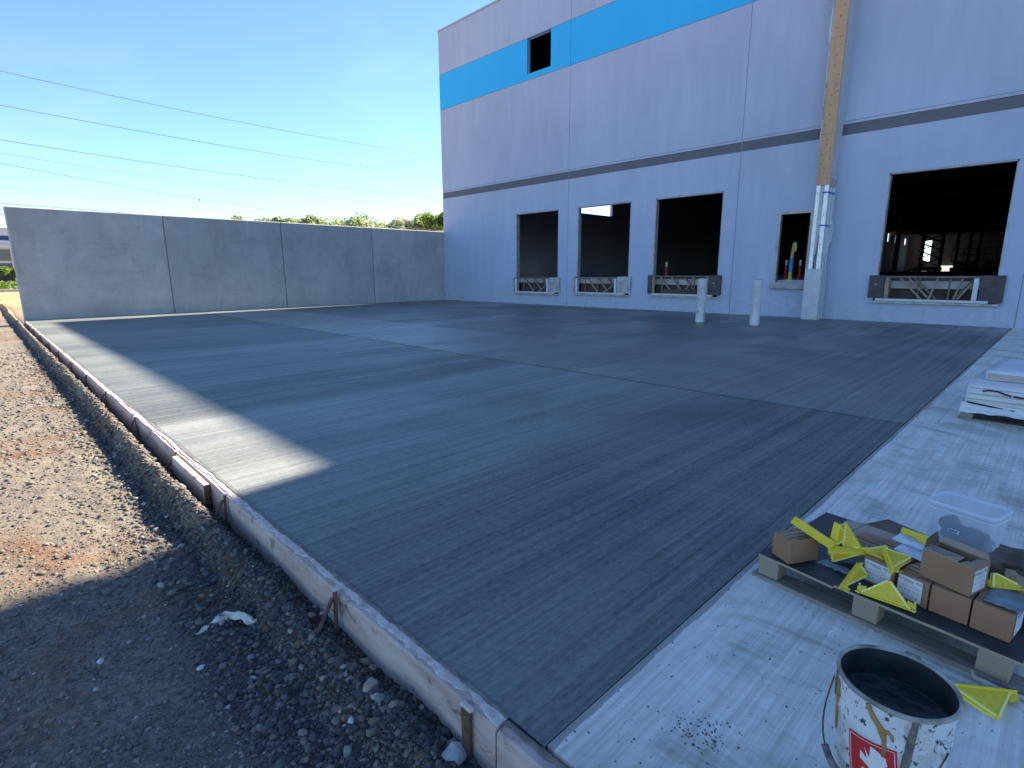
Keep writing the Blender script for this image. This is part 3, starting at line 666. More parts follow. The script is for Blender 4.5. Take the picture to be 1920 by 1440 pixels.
# stakes
stk = [(19.62, True), (21.12, True), (18.42, True), (16.9, True), (15.2, True), (13.6, True), (11.9, True), (10.1, True), (8.2, True), (6.2, True), (4.2, True), (2.2, True)]
st0 = None
for i, (x, br) in enumerate(stk):
    if st0 is None:
        st0 = empty('form_stake', (0, 0, 0), label='rusty steel stake with a slanted brace propping the form board', cat='stake', group='stakes along the form boards')
        MB().bar((0, 0, -.34), (.004, 0, .022), .026, .012, up=(0, 1, 0)).build('upright', m_rust, st0)
        MB().tube([(.02, -.155, -.27), (.012, -.08, -.14), (.004, -.012, -.012)], .0095, 8).build('brace', m_rust, st0)
        MB().tube([(-.02, -.012, -.07), (.03, -.012, -.075)], .0025, 6).build('nail', m_rust, st0)
        MB().bbox(-.018, .02, -.012, .02, .016, .030, .005).build('cement_blob', m_crust, st0)
        s_ = st0
    else: s_ = copy_tree(st0)
    s_.location = (x, FY1-.016, zs(x)); s_.rotation_euler = (R(rnd.uniform(-5, 3)), R(rnd.uniform(-8, 8)), R(rnd.uniform(-12, 12)))
s_ = empty('form_stake', (22.03, FY1-.014, -.03), label='short flat rusty stake without brace at the corner of the new slab', cat='stake')
MB().bbox(-.021, .021, -.006, .006, -.26, .03, .002).build('upright', m_rust, s_); MB().bbox(-.03, .03, -.008, .016, .028, .042, .006).build('cement_blob', m_crust, s_)
# ================================================================== gravel
def stones_mesh(name, pts, mat, seed, **k):
    """pts: (x, y, z, size, flat). One joined mesh of small faceted stones."""
    rs = np.random.default_rng(seed); N = len(pts); pts = np.array(pts)
    g = (1+5**.5)/2
    V = np.array([(-1, g, 0), (1, g, 0), (-1, -g, 0), (1, -g, 0), (0, -1, g), (0, 1, g), (0, -1, -g), (0, 1, -g), (g, 0, -1), (g, 0, 1), (-g, 0, -1), (-g, 0, 1)])/math.sqrt(1+g*g)
    Fc = np.array([(0, 11, 5), (0, 5, 1), (0, 1, 7), (0, 7, 10), (0, 10, 11), (1, 5, 9), (5, 11, 4), (11, 10, 2), (10, 7, 6), (7, 1, 8), (3, 9, 4), (3, 4, 2), (3, 2, 6), (3, 6, 8), (3, 8, 9), (4, 9, 5), (2, 4, 11), (6, 2, 10), (8, 6, 7), (9, 8, 1)])
    X = V[None]*(1+.38*(rs.random((N, 12, 1))-.5))
    X = X*np.stack([rs.uniform(.8, 1.35, N), rs.uniform(.65, 1., N), pts[:, 4]*rs.uniform(.8, 1.2, N)], -1)[:, None, :]
    a = rs.uniform(0, 6.28, N); b = rs.uniform(-.5, .5, N)
    ca, sa, cb, sb_ = np.cos(a)[:, None], np.sin(a)[:, None], np.cos(b)[:, None], np.sin(b)[:, None]
    y, z = X[..., 1]*cb-X[..., 2]*sb_, X[..., 1]*sb_+X[..., 2]*cb
    x, y = X[..., 0]*ca-y*sa, X[..., 0]*sa+y*ca
    X = np.stack([x, y, z], -1)*pts[:, 3][:, None, None]+pts[:, :3][:, None, :]
    F_ = (Fc[None]+12*np.arange(N)[:, None, None]).reshape(-1)
    me = bpy.data.meshes.new(name); me.vertices.add(N*12); me.vertices.foreach_set('co', X.reshape(-1).astype(np.float32))
    nf = N*20; me.loops.add(nf*3); me.loops.foreach_set('vertex_index', F_.astype(np.int32))
    me.polygons.add(nf); me.polygons.foreach_set('loop_start', np.arange(0, nf*3, 3, dtype=np.int32)); me.polygons.foreach_set('loop_total', np.full(nf, 3, np.int32))
    me.update(calc_edges=True); me.validate(); me.materials.append(mat)
    o = bpy.data.objects.new(name, me); COL.objects.link(o); return setp(o, **k)
m_stone, t, bs = newmat('mixed_gravel_stone')
ri = nd(t, 'ShaderNodeNewGeometry').outputs['Random Per Island']
c = ramp(t, ri, 0., 1., (.07, .066, .062), (.52, .50, .45), ((.45, (.125, .115, .10)), (.72, (.18, .162, .135)), (.86, (.25, .21, .16)), (.95, (.33, .29, .235))))
c = mix(t, ramp(t, noise(t, coord(t, (40, 40, 40), kind='Position'), 1., 4), .4, .65), c, (.16, .135, .11))
t.links.new(c, bs.inputs['Base Color']); bs.inputs['Roughness'].default_value = .85
m_dstone, t, bs = newmat('dark_crushed_stone'); ri = nd(t, 'ShaderNodeNewGeometry').outputs['Random Per Island']
t.links.new(ramp(t, ri, 0., 1., (.022, .023, .026), (.36, .34, .30), ((.5, (.06, .059, .06)), (.8, (.105, .098, .09)), (.93, (.15, .125, .10)), (.98, (.22, .20, .17)))), bs.inputs['Base Color']); bs.inputs['Roughness'].default_value = .7
rs = random.Random(11); pts = []; ptd = []
cx, cy = 23.2, -17.85
while len(pts)+len(ptd) < 90000:
    r = .35*math.exp(rs.random()**.8*math.log(16/.35)); th = rs.uniform(R(96), R(205))
    x, y = cx+r*math.cos(th), cy+r*math.sin(th)
    d = FY1-y
    if d < .004 or y < -22: continue
    nearf = math.exp(-(d/.36)**2)
    keep = .30+.7*nearf+.35*nz(x*1.1, y*1.1, 3)
    if rs.random() > keep: continue
    s = (.0028+.0009*r)*math.exp(rs.gauss(0, .42))
    if nearf > .15 and rs.random() < .45: s *= rs.uniform(1.2, 2.2)
    if rs.random() < .02: s *= 2.4
    s = min(s, .024)
    (ptd if (x > 19.3 or d > .2) and d < (.36 if x < 19.3 else .55)+.25*nz(x*1.6, y*2.2, 8) and rs.random() < .9 else pts).append((x, y, ground_z(x, y)+s*.15, s, .6))  # further off, dark stones keep to the slope and deepen its painted shade
stones_mesh('crushed_stone', ptd, m_dstone, 6, kind='stuff', label='dark crushed stone banked along the foot of the form boards', cat='gravel')
stones_mesh('gravel', pts, m_stone, 5, kind='stuff', label='loose mixed gravel lying over the dirt beside the form boards', cat='gravel')
# lumps of soil thrown up against the form boards
rs = random.Random(23); pts = []
while len(pts) < 2600:
    x = 23.1-rs.random()**1.3*11; d = abs(rs.gauss(0, .20)); y = FY1-.006-d
    if nz(x*1.3, y*2, 6) < -.12+.5*d: continue
    s = rs.uniform(.004, .010)*math.exp(rs.gauss(0, .45)); pts.append((x, y, ground_z(x, y)+s*.1, min(s, .026), .75))
m_clod = simple('brown_soil_lump', (.055, .036, .024), (.15, .105, .07), 30, .95, bmp=.5, bscale=120, kind='Position')
stones_mesh('soil_lumps', pts, m_clod, 31, kind='stuff', label='brown lumps of soil and spoil along the foot of the form boards', cat='soil')
# single larger stones one can pick out
def stone(u, v, size, mat, label, flat=.65, seed=0, grp=None):
    p = G(u, v, -.21); p = G(u, v, ground_z(p.x, min(p.y, FY1-.01))+size*.3)
    if p.y > FY1-size: p.y = FY1-size
    bm = bmesh.new(); bmesh.ops.create_icosphere(bm, subdivisions=2, radius=1)
    for q in bm.verts:
        n_ = .32*mnoise.noise(q.co*1.1+Vector((seed*3.1, 0, 0)))+.12*mnoise.noise(q.co*3+Vector((0, seed, 0)))
        q.co *= 1+n_
        q.co = Vector((q.co.x*1.15, q.co.y*.85, q.co.z*flat))*size
    o = MB().frombm(bm, 0, Matrix.Rotation(seed*1.7, 4, 'Z')).build('stone', mat, label=label, cat='stone', group=grp); o.location = (p.x, p.y, ground_z(p.x, p.y)+size*flat*.35); return o
ms_w = simple('whitish_rock', (.36, .37, .37), (.62, .63, .62), 14, .85, bmp=.5, bscale=40)
ms_t = simple('tan_rock', (.24, .20, .155), (.40, .34, .27), 16, .85, bmp=.4, bscale=50)
ms_g = simple('grey_rock', (.13, .135, .14), (.24, .245, .245), 16, .8, bmp=.3, bscale=50)
stone(885, 1390, .046, ms_w, 'large whitish rock at the foot of the form board by the slab corner', .8, 1)
stone(886, 1366, .022, ms_g, 'round grey stone just above the large whitish rock', .9, 2)
stone(695, 1297, .030, ms_t, 'upright angular tan rock standing in the brown trench', 1.1, 3)
stone(712, 1226, .026, ms_t, 'blocky tan rock touching the form board', .8, 4)
stone(737, 1232, .024, ms_t, 'brownish rock wedged under the form board', .7, 5)
stone(582, 1158, .020, ms_t, 'pale tan chip of rock in the dark gravel below the stake', .7, 6)
stone(613, 1146, .016, ms_w, 'small whitish stone beside the foot of the stake brace', .8, 7)
stone(605, 1263, .013, ms_t, 'small rounded tan pebble in the dark gravel', .8, 8)
stone(658, 1343, .014, ms_w, 'rounded pale grey pebble on the grey dirt', .8, 9)
stone(713, 1320, .018, ms_g, 'dark grey rounded stone below the angular tan rock', .8, 10)
stone(566, 1246, .016, ms_g, 'bluish grey stone in the gravel of the trench', .7, 11)
stone(377, 1252, .016, ms_w, 'smooth oval grey pebble lying alone on the dirt', .6, 12)
stone(188, 1238, .015, ms_w, 'smooth light oval pebble on the shaded dirt', .6, 13)
stone(280, 1198, .014, ms_g, 'roundish grey stone in the shaded dirt', .6, 14)
stone(470, 1233, .016, ms_g, 'angular grey stone near the torn white bag', .7, 15)
# torn cement bag: a crumpled ribbon of paper
m_bag = simple('torn_white_paper', (.42, .39, .33), (.68, .66, .60), 18, .85, bmp=.6, bscale=45, bd=.01)
sp = [(369, 1190, .004, .006), (384, 1180, .012, .020), (397, 1170, .018, .034), (410, 1157, .03, .032), (422, 1147, .035, .030), (434, 1146, .04, .020), (447, 1146, .045, .028), (458, 1150, .035, .026), (465, 1162, .02, .018), (470, 1168, .012, .012), (480, 1163, .008, .004)]
mb = MB(); rows = []
for i, (u, v, lift, wd) in enumerate(sp):
    p = G(u, v, -.23); gz = ground_z(p.x, p.y); p = G(u, v, gz+lift); q0 = Vector((.35, 1, 0)).normalized()
    for j in range(7):
        e = (j/6-.5)*2; rows.append(p+q0*(e*wd*1.35)+Vector((.014*nz(i*.9, j*.9, 2), .012*nz(i*.8, j, 5), .036*nz(i*.9, j*1.3, 9)-abs(e)**2*lift*.75)))
mb.v = [tuple(p) for p in rows]
for i in range(len(sp)-1):
    for j in range(6):
        if (i, j) in ((3, 2), (3, 3), (7, 0)): continue
        mb.f.append((i*7+j, (i+1)*7+j, (i+1)*7+j+1, i*7+j+1)); mb.mi.append(0)
tb = mb.build('torn_bag', m_bag, label='crumpled torn white paper bag scrap lying on the dirt', cat='paper scrap', smooth=False)
md = tb.modifiers.new('sub', 'SUBSURF'); md.levels = 1; md.render_levels = 2
solid(tb, .0015)

# ================================================================== pallet and what is on it
ANG = R(-6.8); P0 = Vector((22.385, -15.375, .006))
PM = Matrix.Translation(P0) @ Matrix.Rotation(ANG, 4, 'Z')
def PL(u, v, z): return PM @ Vector((u, v, z))
m_film_ply = simple('black_film_faced_plywood', (.022, .026, .032), (.05, .056, .065), 9, .45, bmp=.15)
t = m_film_ply.node_tree; bs = t.nodes['Principled BSDF']; old = bs.inputs['Base Color'].links[0].from_socket
t.links.new(mix(t, ramp(t, noise(t, coord(t, (26, 60, 1)), 1., 5, .7), .67, .72), old, (.42, .42, .40)), bs.inputs['Base Color'])
m_lam, t, bs = newmat('laminated_plywood_block')
sx_ = nd(t, 'ShaderNodeSeparateXYZ'); t.links.new(nd(t, 'ShaderNodeTexCoord').outputs['Object'], sx_.inputs[0])
wv = math_(t, 'FRACT', math_(t, 'MULTIPLY', math_(t, 'ADD', sx_.outputs[2], math_(t, 'MULTIPLY', noise(t, coord(t, (9, 9, 2)), 1., 3), .006)), 95.))
c = ramp(t, wv, .0, .55, (.13, .10, .07), (.40, .33, .24), ((.18, (.34, .275, .20)), (.8, (.36, .30, .22))))
c = mix(t, noise(t, coord(t, (40, 40, 90)), 1., 4), c, mix(t, .5, c, (.25, .2, .14))); t.links.new(c, bs.inputs['Base Color']); bs.inputs['Roughness'].default_value = .8
bump(t, bs, wv, .4, .002)
m_raw = simple('raw_plywood_edge', (.30, .235, .16), (.42, .34, .25), 10, .8, stretch=(2, 2, 30))
m_skid = simple('grey_skid_board', (.19, .165, .135), (.31, .275, .23), 4, .85, stretch=(2, 14, 14), bmp=.2)
pal = empty('pallet', P0, ANG, label='low wooden pallet with black plywood deck and laminated blocks, loaded with boxes', cat='pallet')
DEP = .70; PH = .118
blkm = None
for i, u in enumerate((0., .395, .79)):
    for j, v in enumerate((0., .31, .61)):
        o = MB().bbox(u, u+.09, v+.004, v+.09, .0185, PH-.0125, .003).build('block', m_lam, pal)
for v in (-.008, .305, .605): MB().bbox(-.022, .93, v, v+.10, .0, .018, .002).build('skid_board', m_skid, pal)
# deck of two sheets, the first sagging at its broken end
def deck(u0, u1, sag0, sag1):
    mb = MB(); n = 10
    for lay, (za, zb, m) in enumerate(((PH-.012, PH-.0015, 0), (PH-.0014, PH, 1))):
        sec = []
        for q in range(n+1):
            u = u0+(u1-u0)*q/n; dz = sag0*(1-q/n)**2+sag1*(q/n)**2
            ev = .003*nz(q*1.3, u0*9, lay*0+2)
            sec += [(u, -.002+ev, za-dz), (u, DEP, za-dz), (u, DEP, zb-dz), (u, -.002+ev, zb-dz)]
        b = len(mb.v); mb.v += sec
        for q in range(n):
            for e in range(4): mb.f.append((b+q*4+e, b+q*4+(e+1) % 4, b+(q+1)*4+(e+1) % 4, b+(q+1)*4+e)); mb.mi.append(m)
        mb.f += [(b+3, b+2, b+1, b), (b+n*4, b+n*4+1, b+n*4+2, b+n*4+3)]; mb.mi += [m, m]
    return mb.build('deck_sheet', [m_raw, m_film_ply], pal)
deck(-.002, .318, 0, .010); deck(.322, .905, 0, 0)
# plastic strap lying at the right block
st = [PL(.79, -.02, .025), PL(.80, -.035, .012), PL(.84, -.045, .016), PL(.86, -.055, .02), PL(.90, -.03, .012), PL(.96, -.02, .012), PL(1.05, -.03, .010)]
MB().tube(st, [.005, .008, .011, .010, .008, .009, .006], 10).build('strap', simple('dirty_white_strap', (.36, .33, .28), (.5, .47, .41), 30, .7), smooth=True, label='dirty white strap trailing on the pavement by the end block of the pallet', cat='strap')

m_card = simple('brown_cardboard', (.30, .162, .088), (.36, .205, .115), 5, .8, bmp=.06, bscale=200)
m_card2 = simple('worn_grey_cardboard', (.30, .215, .145), (.42, .315, .225), 6, .85, bmp=.1, bscale=80)
m_cardd = simple('dark_wet_cardboard', (.085, .06, .045), (.17, .13, .10), 9, .8, bmp=.5, bscale=30, bd=.01)
m_paper = simple('white_label_paper', (.62, .65, .68), (.72, .74, .76), 9, .6)
m_ink = simple('black_ink', (.02, .022, .05), rough=.7)
m_tape = simple('brown_packing_tape', (.36, .24, .15), (.42, .29, .19), 12, .3)
m_stamp = simple('brown_black_stamp_ink', (.06, .045, .04), rough=.8)
def text_part(body, size, M4, mat, parent, name='printed_text', ax='CENTER', shear=0.):
    cu = bpy.data.curves.new(name, 'FONT'); cu.body = body; cu.size = size; cu.align_x = ax; cu.align_y = 'CENTER'; cu.shear = shear; cu.resolution_u = 2
    to = bpy.data.objects.new('tmp', cu); COL.objects.link(to); dg = bpy.context.evaluated_depsgraph_get(); dg.update()
    me = bpy.data.meshes.new_from_object(to.evaluated_get(dg)); bpy.data.objects.remove(to); bpy.data.curves.remove(cu)
    me.name = name; me.materials.clear(); me.materials.append(mat); me.transform(M4)
    o = bpy.data.objects.new(name, me); COL.objects.link(o); o.parent = parent; return o
def carton(corner, rz, w, d, h, label, mat=None, tape=True, openflap=False, name='cardboard_box'):
    """box with its front left base corner at `corner`; w along front, d back"""
    mat = mat or m_card
    b = empty(name, corner, rz, label=label, cat='box')
    if not openflap:
        bm = bmesh.new(); bmesh.ops.create_cube(bm, size=1); bmesh.ops.subdivide_edges(bm, edges=bm.edges[:], cuts=3, use_grid_fill=True)
        for q in bm.verts:
            bul = .0025*(1-(2*q.co.x)**2)*(1-(2*q.co.z)**2) if abs(q.co.y) > .49 else 0
            q.co = Vector(((q.co.x+.5)*w, (q.co.y+.5)*d+math.copysign(bul, q.co.y), (q.co.z+.5)*h+(.0018*nz(q.co.x*3, q.co.y*3, w*9) if q.co.z > .4 else 0)))
        ed = [e for e in bm.edges if e.is_manifold and e.calc_face_angle(0) > .8]
        bmesh.ops.bevel(bm, geom=ed, offset=.0018, segments=1, affect='EDGES')
        MB().frombm(bm).build('carton', mat, b)
        if tape:                                           # meeting flaps: a seam gap and lifted edges
            MB().bbox(-.0006, w+.0006, d*.5-.022, d*.5+.022, h+.0006, h+.0014, .0003).build('tape_strip', m_tape, b)
            MB().box(.004, w-.004, d*.5-.0012, d*.5+.0012, h+.0016, h+.0024).build('flap_seam', m_stamp, b)
    else:
        tk = .003; mb = MB()
        mb.box(0, w, 0, tk, 0, h); mb.box(0, w, d-tk, d, 0, h); mb.box(0, tk, tk, d-tk, 0, h); mb.box(w-tk, w, tk, d-tk, 0, h); mb.box(tk, w-tk, tk, d-tk, 0, tk)
        mb.build('carton', mat, b)
    return b
def put_label(b, org, ax, ay, w, h, full=True):
    """paper label: origin, in-plane axes, size"""
    ax, ay = Vector(ax).normalized(), Vector(ay).normalized(); n = ax.cross(ay)
    M4 = Matrix(((ax.x, ay.x, n.x, org[0]), (ax.y, ay.y, n.y, org[1]), (ax.z, ay.z, n.z, org[2]), (0, 0, 0, 1)))
    lb = MB(); lb.bbox(0, w, 0, h, 0, .0008, .0003, mat4=M4); lo = lb.build('paper_label', m_paper, b)
    T = lambda x, y: M4 @ Matrix.Translation((x, y, .0011))
    text_part('BoMetals, INC.', h*.17, T(w*.5, h*.86), m_ink, lo, shear=.25)
    MB().add([T(0, 0) @ Vector(p) for p in ((w*.2, h*.775, 0), (w*.62, h*.765, 0), (w*.62, h*.785, 0), (w*.2, h*.80, 0))], [(0, 1, 2, 3)]).build('printed_rule', m_ink, lo)
    text_part('CONCRETE ACCESSORIES', h*.06, T(w*.5, h*.66), m_ink, lo)
    text_part('DIAMOND DOWEL PLATES', h*.062, T(w*.5, h*.57), m_ink, lo)
    text_part('1/4" X 4.5" X 4.5"', h*.12, T(w*.5, h*.40), m_ink, lo)
    text_part('QTY', h*.09, T(w*.22, h*.14), m_ink, lo); text_part('1/ 40', h*.12, T(w*.74, h*.15), m_ink, lo)
    return lo
ZD = PH+.007
# lone box at the left end, turned
b = carton(PL(.132, .002, PH+.002), R(60)-0, .155, .105, .108, 'small brown cardboard box alone on the corner of the pallet, corner facing out')
text_part('ATTACHED', .018, Matrix.Translation((.075, .03, .1105)), m_stamp, b); text_part('SIDE UP', .018, Matrix.Translation((.075, .012+.0, .1105)), m_stamp, b)
# row of labelled and plain boxes at the front
b = carton(PL(.376, .128, PH+.002), ANG-R(9), .118, .155, .108, 'cardboard box with white label, half hidden behind the flat yellow pocket former')
put_label(b, (.008, -.0036, .012), (1, 0, 0), (0, 0, 1), .10, .088)
b = carton(PL(.504, .108, PH+.002), ANG-R(9), .108, .155, .106, 'cardboard box with a large white label beside the plain brown boxes')
put_label(b, (.006, -.0036, .010), (1, 0, 0), (0, 0, 1), .084, .09)
b = carton(PL(.618, .092, PH+.002), ANG-R(1), .118, .155, .106, 'plain brown cardboard box supporting the open box')
b = carton(PL(.742, .090, PH+.002), ANG-R(2), .112, .155, .108, 'plain brown box at the pallet end with a greyish plastic sheet on top')
put_label(b, (.1138, .03, .012), (0, 1, 0), (0, 0, 1), .10, .085)
# greyish sheet on that box
m_sheet = simple('grey_blue_plastic_sheet', (.13, .16, .19), (.27, .31, .35), 12, .35, bmp=.4, bscale=25)
mb = MB(); mb.grid(12, 10, lambda i, j: PL(.765+.0095*i, .10+.016*j, PH+.118+.006*nz(i*.6, j*.6, 2)+.002))
solid(mb.build('plastic_sheet', m_sheet, smooth=True, label='crinkled grey plastic sheet lying on the end box of the pallet', cat='plastic sheet'), .001)
# open box on top
tbx = carton(Vector((22.962, -15.318, .006+PH+.114)), R(-18), .165, .115, .112, 'open brown cardboard box with a raised dark flap, stacked on the plain boxes', openflap=True)
m4 = Matrix.Translation((0, 0, .112)) @ Matrix.Rotation(R(4), 4, 'X')
MB().bbox(.0, .112, .0, .052, -.001, .0015, .0005, mat4=m4).build('flap', m_card2, tbx)
MB().add([(.12, .001, .1125), (.162, .001, .1125), (.150, .05, .108), (.126, .045, .110)], [(0, 1, 2, 3)]).build('flap', m_card2, tbx)
MB().add([(.163, .004, .1125), (.163, .112, .1125), (.130, .10, .106), (.132, .02, .106)], [(0, 1, 2, 3)]).build('flap', m_card2, tbx)
for q in tbx.children[-2:]: solid(q, .0022, 0)
fl = MB().add([(.001, .005, .112), (.001, .108, .112), (-.006, .10, .158), (-.004, .03, .146)], [(0, 1, 2, 3)]).build('flap', m_cardd, tbx); solid(fl, .0025, 0)
fl = MB().add([(.003, .114, .112), (.162, .114, .112), (.150, .130, .128), (.01, .134, .132)], [(0, 1, 2, 3)]).build('flap', m_card2, tbx); solid(fl, .0025, 0)
text_part('ATTACHED', .016, m4 @ Matrix.Translation((.056, .032, .0022)), m_stamp, tbx); text_part('SIDE UP', .016, m4 @ Matrix.Translation((.05, .013, .0022)), m_stamp, tbx)
put_label(tbx, (.1655, .010, .012), (0, 1, 0), (0, 0, 1), .088, .085)
# box behind, its brown side showing under the yellow formers
carton(PL(.50, .29, PH+.002), ANG-R(6), .13, .17, .115, 'brown cardboard box behind the labelled boxes, under the printed pouches', m_card2)
carton(PL(.64, .27, PH+.002), ANG-R(4), .2, .16, .112, 'brown cardboard box behind the open box', m_card2)
# collapsed carton with worn flaps at the back
cc = carton(PL(.215, .36, PH+.002), ANG-R(4), .27, .2, .062, 'collapsed low carton with torn open flaps lying at the back of the pallet', m_card2, tape=False)
for (pp, mm) in (([(0, .2, .062), (.27, .2, .062), (.26, .27, .075), (.06, .29, .085)], m_cardd), ([(0, 0, .0625), (.0, .2, .0625), (-.07, .17, .06), (-.07, .07, .055)], m_card2), ([(.27, .0, .0625), (.27, .2, .0625), (.34, .19, .07), (.35, .03, .055)], m_card2)):
    fl = MB().add(pp, [(0, 1, 2, 3)]).build('flap', mm, cc); solid(fl, .003, 0)
MB().add([(.03, .02, .0665), (.26, .01, .0665), (.25, .12, .0665), (.05, .10, .0665)], [(0, 1, 2, 3)]).build('torn_sheet', m_card, cc)
text_part('THIS SIDE', .016, Matrix.Translation((.15, .05, .068)) , m_stamp, cc)
# flat black plates and clear bag in front of it
m_steel = simple('oiled_steel_plate', (.03, .035, .045), (.07, .075, .085), 8, .35, metal=.6)
for i in range(5):
    o = MB().bbox(-.06, .06, -.06, .06, 0, .006, .001).build('dowel_plate', m_steel, label=('topmost square dark steel plate of the low pile behind the slim yellow former' if i == 4 else 'bottom square steel plate of the pile, lying on the black deck' if i == 0 else 'square dark steel plate inside the low pile behind the slim yellow former'), cat='plate', group='steel plates piled on the pallet')
    o.location = PL(.285+.008*i, .21+.006*i, PH+.001+.0065*i); o.rotation_euler = (0, 0, ANG+.12*i)
m_clear, t, bs = newmat('crinkled_clear_plastic'); bs.inputs['Base Color'].default_value = (.62, .68, .72, 1); bs.inputs['Alpha'].default_value = .38; bs.inputs['Roughness'].default_value = .18
bump(t, bs, noise(t, coord(t, (50, 50, 50)), 1., 4, .6, 1.), .8, .01)
mb = MB(); mb.grid(14, 10, lambda i, j: PL(.20+.010*i+.02*j/9, .115+.008*j, PH+.004+.010*math.sin(math.pi*i/13)*math.sin(math.pi*j/9)+.006*nz(i*.7, j*.7, 4)))
mb.build('clear_bag', m_clear, smooth=True, label='small crinkled clear plastic bag on the black deck between box and yellow former', cat='bag')
# printed pouches (clear bags with white printed paper)
def pouch(px, py, z, rz, w, d, label):
    p = G(px, py, z); b = empty('printed_pouch', p, rz, label=label, cat='pouch'); b.rotation_euler = (R(14), 0, rz)
    mb = MB(); nx, ny = 12, 8
    mb.grid(nx, ny, lambda i, j: (w*(i/(nx-1)-.5), d*(j/(ny-1)-.5), .010*math.sin(math.pi*i/(nx-1))**.5*math.sin(math.pi*j/(ny-1))**.5+.002*nz(i, j, w*50)))
    mb.grid(nx, ny, lambda i, j: (w*(i/(nx-1)-.5), d*(j/(ny-1)-.5), -.010*math.sin(math.pi*i/(nx-1))**.5*math.sin(math.pi*j/(ny-1))**.5))
    mb.build('bag', m_paper, b, smooth=True)
    for i, (tx, s_) in enumerate((('LOAD PLATE', .011), ('CONCRETE DOWEL', .009), ('SYSTEM', .009))): text_part(tx, s_, Matrix.Translation((0, .018-.014*i, .0132)), m_ink, b)
pouch(1708, 1016, .27, R(-20), .12, .06, 'white printed pouch lying under the slim yellow former at the back')
pouch(1712, 1036, .25, R(-22), .12, .06, 'white printed pouch tucked behind the open box')
# yellow dowel pocket formers
m_yel, t, bs = newmat('translucent_yellow_plastic'); bs.inputs['Base Color'].default_value = (.98, .82, .07, 1); bs.inputs['Roughness'].default_value = .38
bs.inputs['Subsurface Weight'].default_value = .25; bs.inputs['Subsurface Radius'].default_value = (.02, .015, .004); bs.inputs['Subsurface Scale'].default_value = .3
tr = nd(t, 'ShaderNodeBsdfTranslucent'); tr.inputs['Color'].default_value = (.98, .80, .06, 1); mx = nd(t, 'ShaderNodeMixShader'); mx.inputs[0].default_value = .35
t.links.new(bs.outputs[0], mx.inputs[1]); t.links.new(tr.outputs[0], mx.inputs[2]); t.links.new(mx.outputs[0], t.nodes['Material Output'].inputs[0])
bs.inputs['Subsurface Weight'].default_value = 0.
m_yel2 = simple('yellow_rim_with_highlight', (.98, .90, .26), rough=.35)  # real rims, but their paler yellow is an edge highlight put into the colour
m_nail = simple('bright_nail', (.62, .63, .62), rough=.3, metal=.7)
def former(Lp, Rp, Ap, label, nails=(1, 1), th=.011):
    """pocket former: hollow triangular pocket standing on a flange strip, three ribs each side, a nail at each end"""
    Lp, Rp, Ap = Vector(Lp), Vector(Rp), Vector(Ap); x = (Rp-Lp); ln = x.length; x.normalize()
    y = Ap-Lp; fx_ = y.dot(x); y = y-x*fx_; hh = y.length; y.normalize(); n = x.cross(y)
    o = empty('pocket_former', Lp, label=label, cat='former', group='yellow pocket formers')
    M3 = Matrix((x, y, n)).transposed().to_4x4(); o.matrix_world = Matrix.Translation(Lp) @ M3
    fx_ = max(.12*ln, min(.88*ln, fx_)); e = .10*ln; ta = .35
    prof = [(e, .0), (ln-e, .0), (fx_+(ln-e-fx_)*.05, hh), (fx_-(fx_-e)*.05, hh)]
    mb = MB(); f0 = [(p[0], p[1], th*(1-ta*p[1]/hh)) for p in prof]; f1 = [(p[0], p[1], -th*(1-ta*p[1]/hh)) for p in prof]
    mb.add(f0+f1, [(0, 1, 2, 3), (7, 6, 5, 4), (0, 4, 5, 1), (1, 5, 6, 2), (2, 6, 7, 3), (3, 7, 4, 0)]); mb.build('pocket', m_yel, o)
    MB().bbox(0, ln, -.003, .003, -th*1.7, th*1.7, .001).build('flange', m_yel, o)
    for sx2 in (0, 1): MB().add([(0, 0, 0)]*0+[((e*1.6 if sx2 == 0 else ln-e*1.6), .002, -th*.4), ((.003 if sx2 == 0 else ln-.003), .002, -th*.4), ((.003 if sx2 == 0 else ln-.003), .022, -th*.3), ((e*1.6 if sx2 == 0 else ln-e*1.6), .03, -th*.3),
                                               ((e*1.6 if sx2 == 0 else ln-e*1.6), .002, th*.4), ((.003 if sx2 == 0 else ln-.003), .002, th*.4), ((.003 if sx2 == 0 else ln-.003), .022, th*.3), ((e*1.6 if sx2 == 0 else ln-e*1.6), .03, th*.3)],
                         [(0, 1, 2, 3), (7, 6, 5, 4), (0, 4, 5, 1), (1, 5, 6, 2), (2, 6, 7, 3), (3, 7, 4, 0)]).build('end_tab', m_yel, o)
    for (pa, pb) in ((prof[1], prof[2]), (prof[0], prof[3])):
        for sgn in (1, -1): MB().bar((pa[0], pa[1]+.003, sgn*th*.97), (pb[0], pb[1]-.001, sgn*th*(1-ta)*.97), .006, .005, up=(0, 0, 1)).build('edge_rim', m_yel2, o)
    for q in (.3, .5, .7):
        xx = e+(ln-2*e)*q; top = hh*min((xx-e)/(fx_-e+1e-6), (ln-e-xx)/(ln-e-fx_+1e-6), 1)*.93
        for sgn in (1, -1): MB().bar((xx, .004, sgn*th*.99), (xx+(fx_-xx)*.12, top, sgn*th*(1-ta*top/hh)*1.02), .003, .0035, up=(0, 0, 1)).build('rib', m_yel, o)
    for k_, xx in ((0, .008), (1, ln-.008)):
        if nails[k_]: MB().tube([(xx, -.012, 0), (xx, .030, 0), (xx, .0301, 0), (xx, .0325, 0)], [.0014, .0014, .0042, .0042], 8).build('nail', m_nail, o)
    return o
g = lambda u, v, z: G(u, v, z)
former(g(1487, 974, .285), g(1562, 1024, .25), (g(1487, 974, .285)+g(1562, 1024, .25))/2+Vector((.01, .06, -.055)), 'yellow former resting on the lone corner box, seen along its flange')
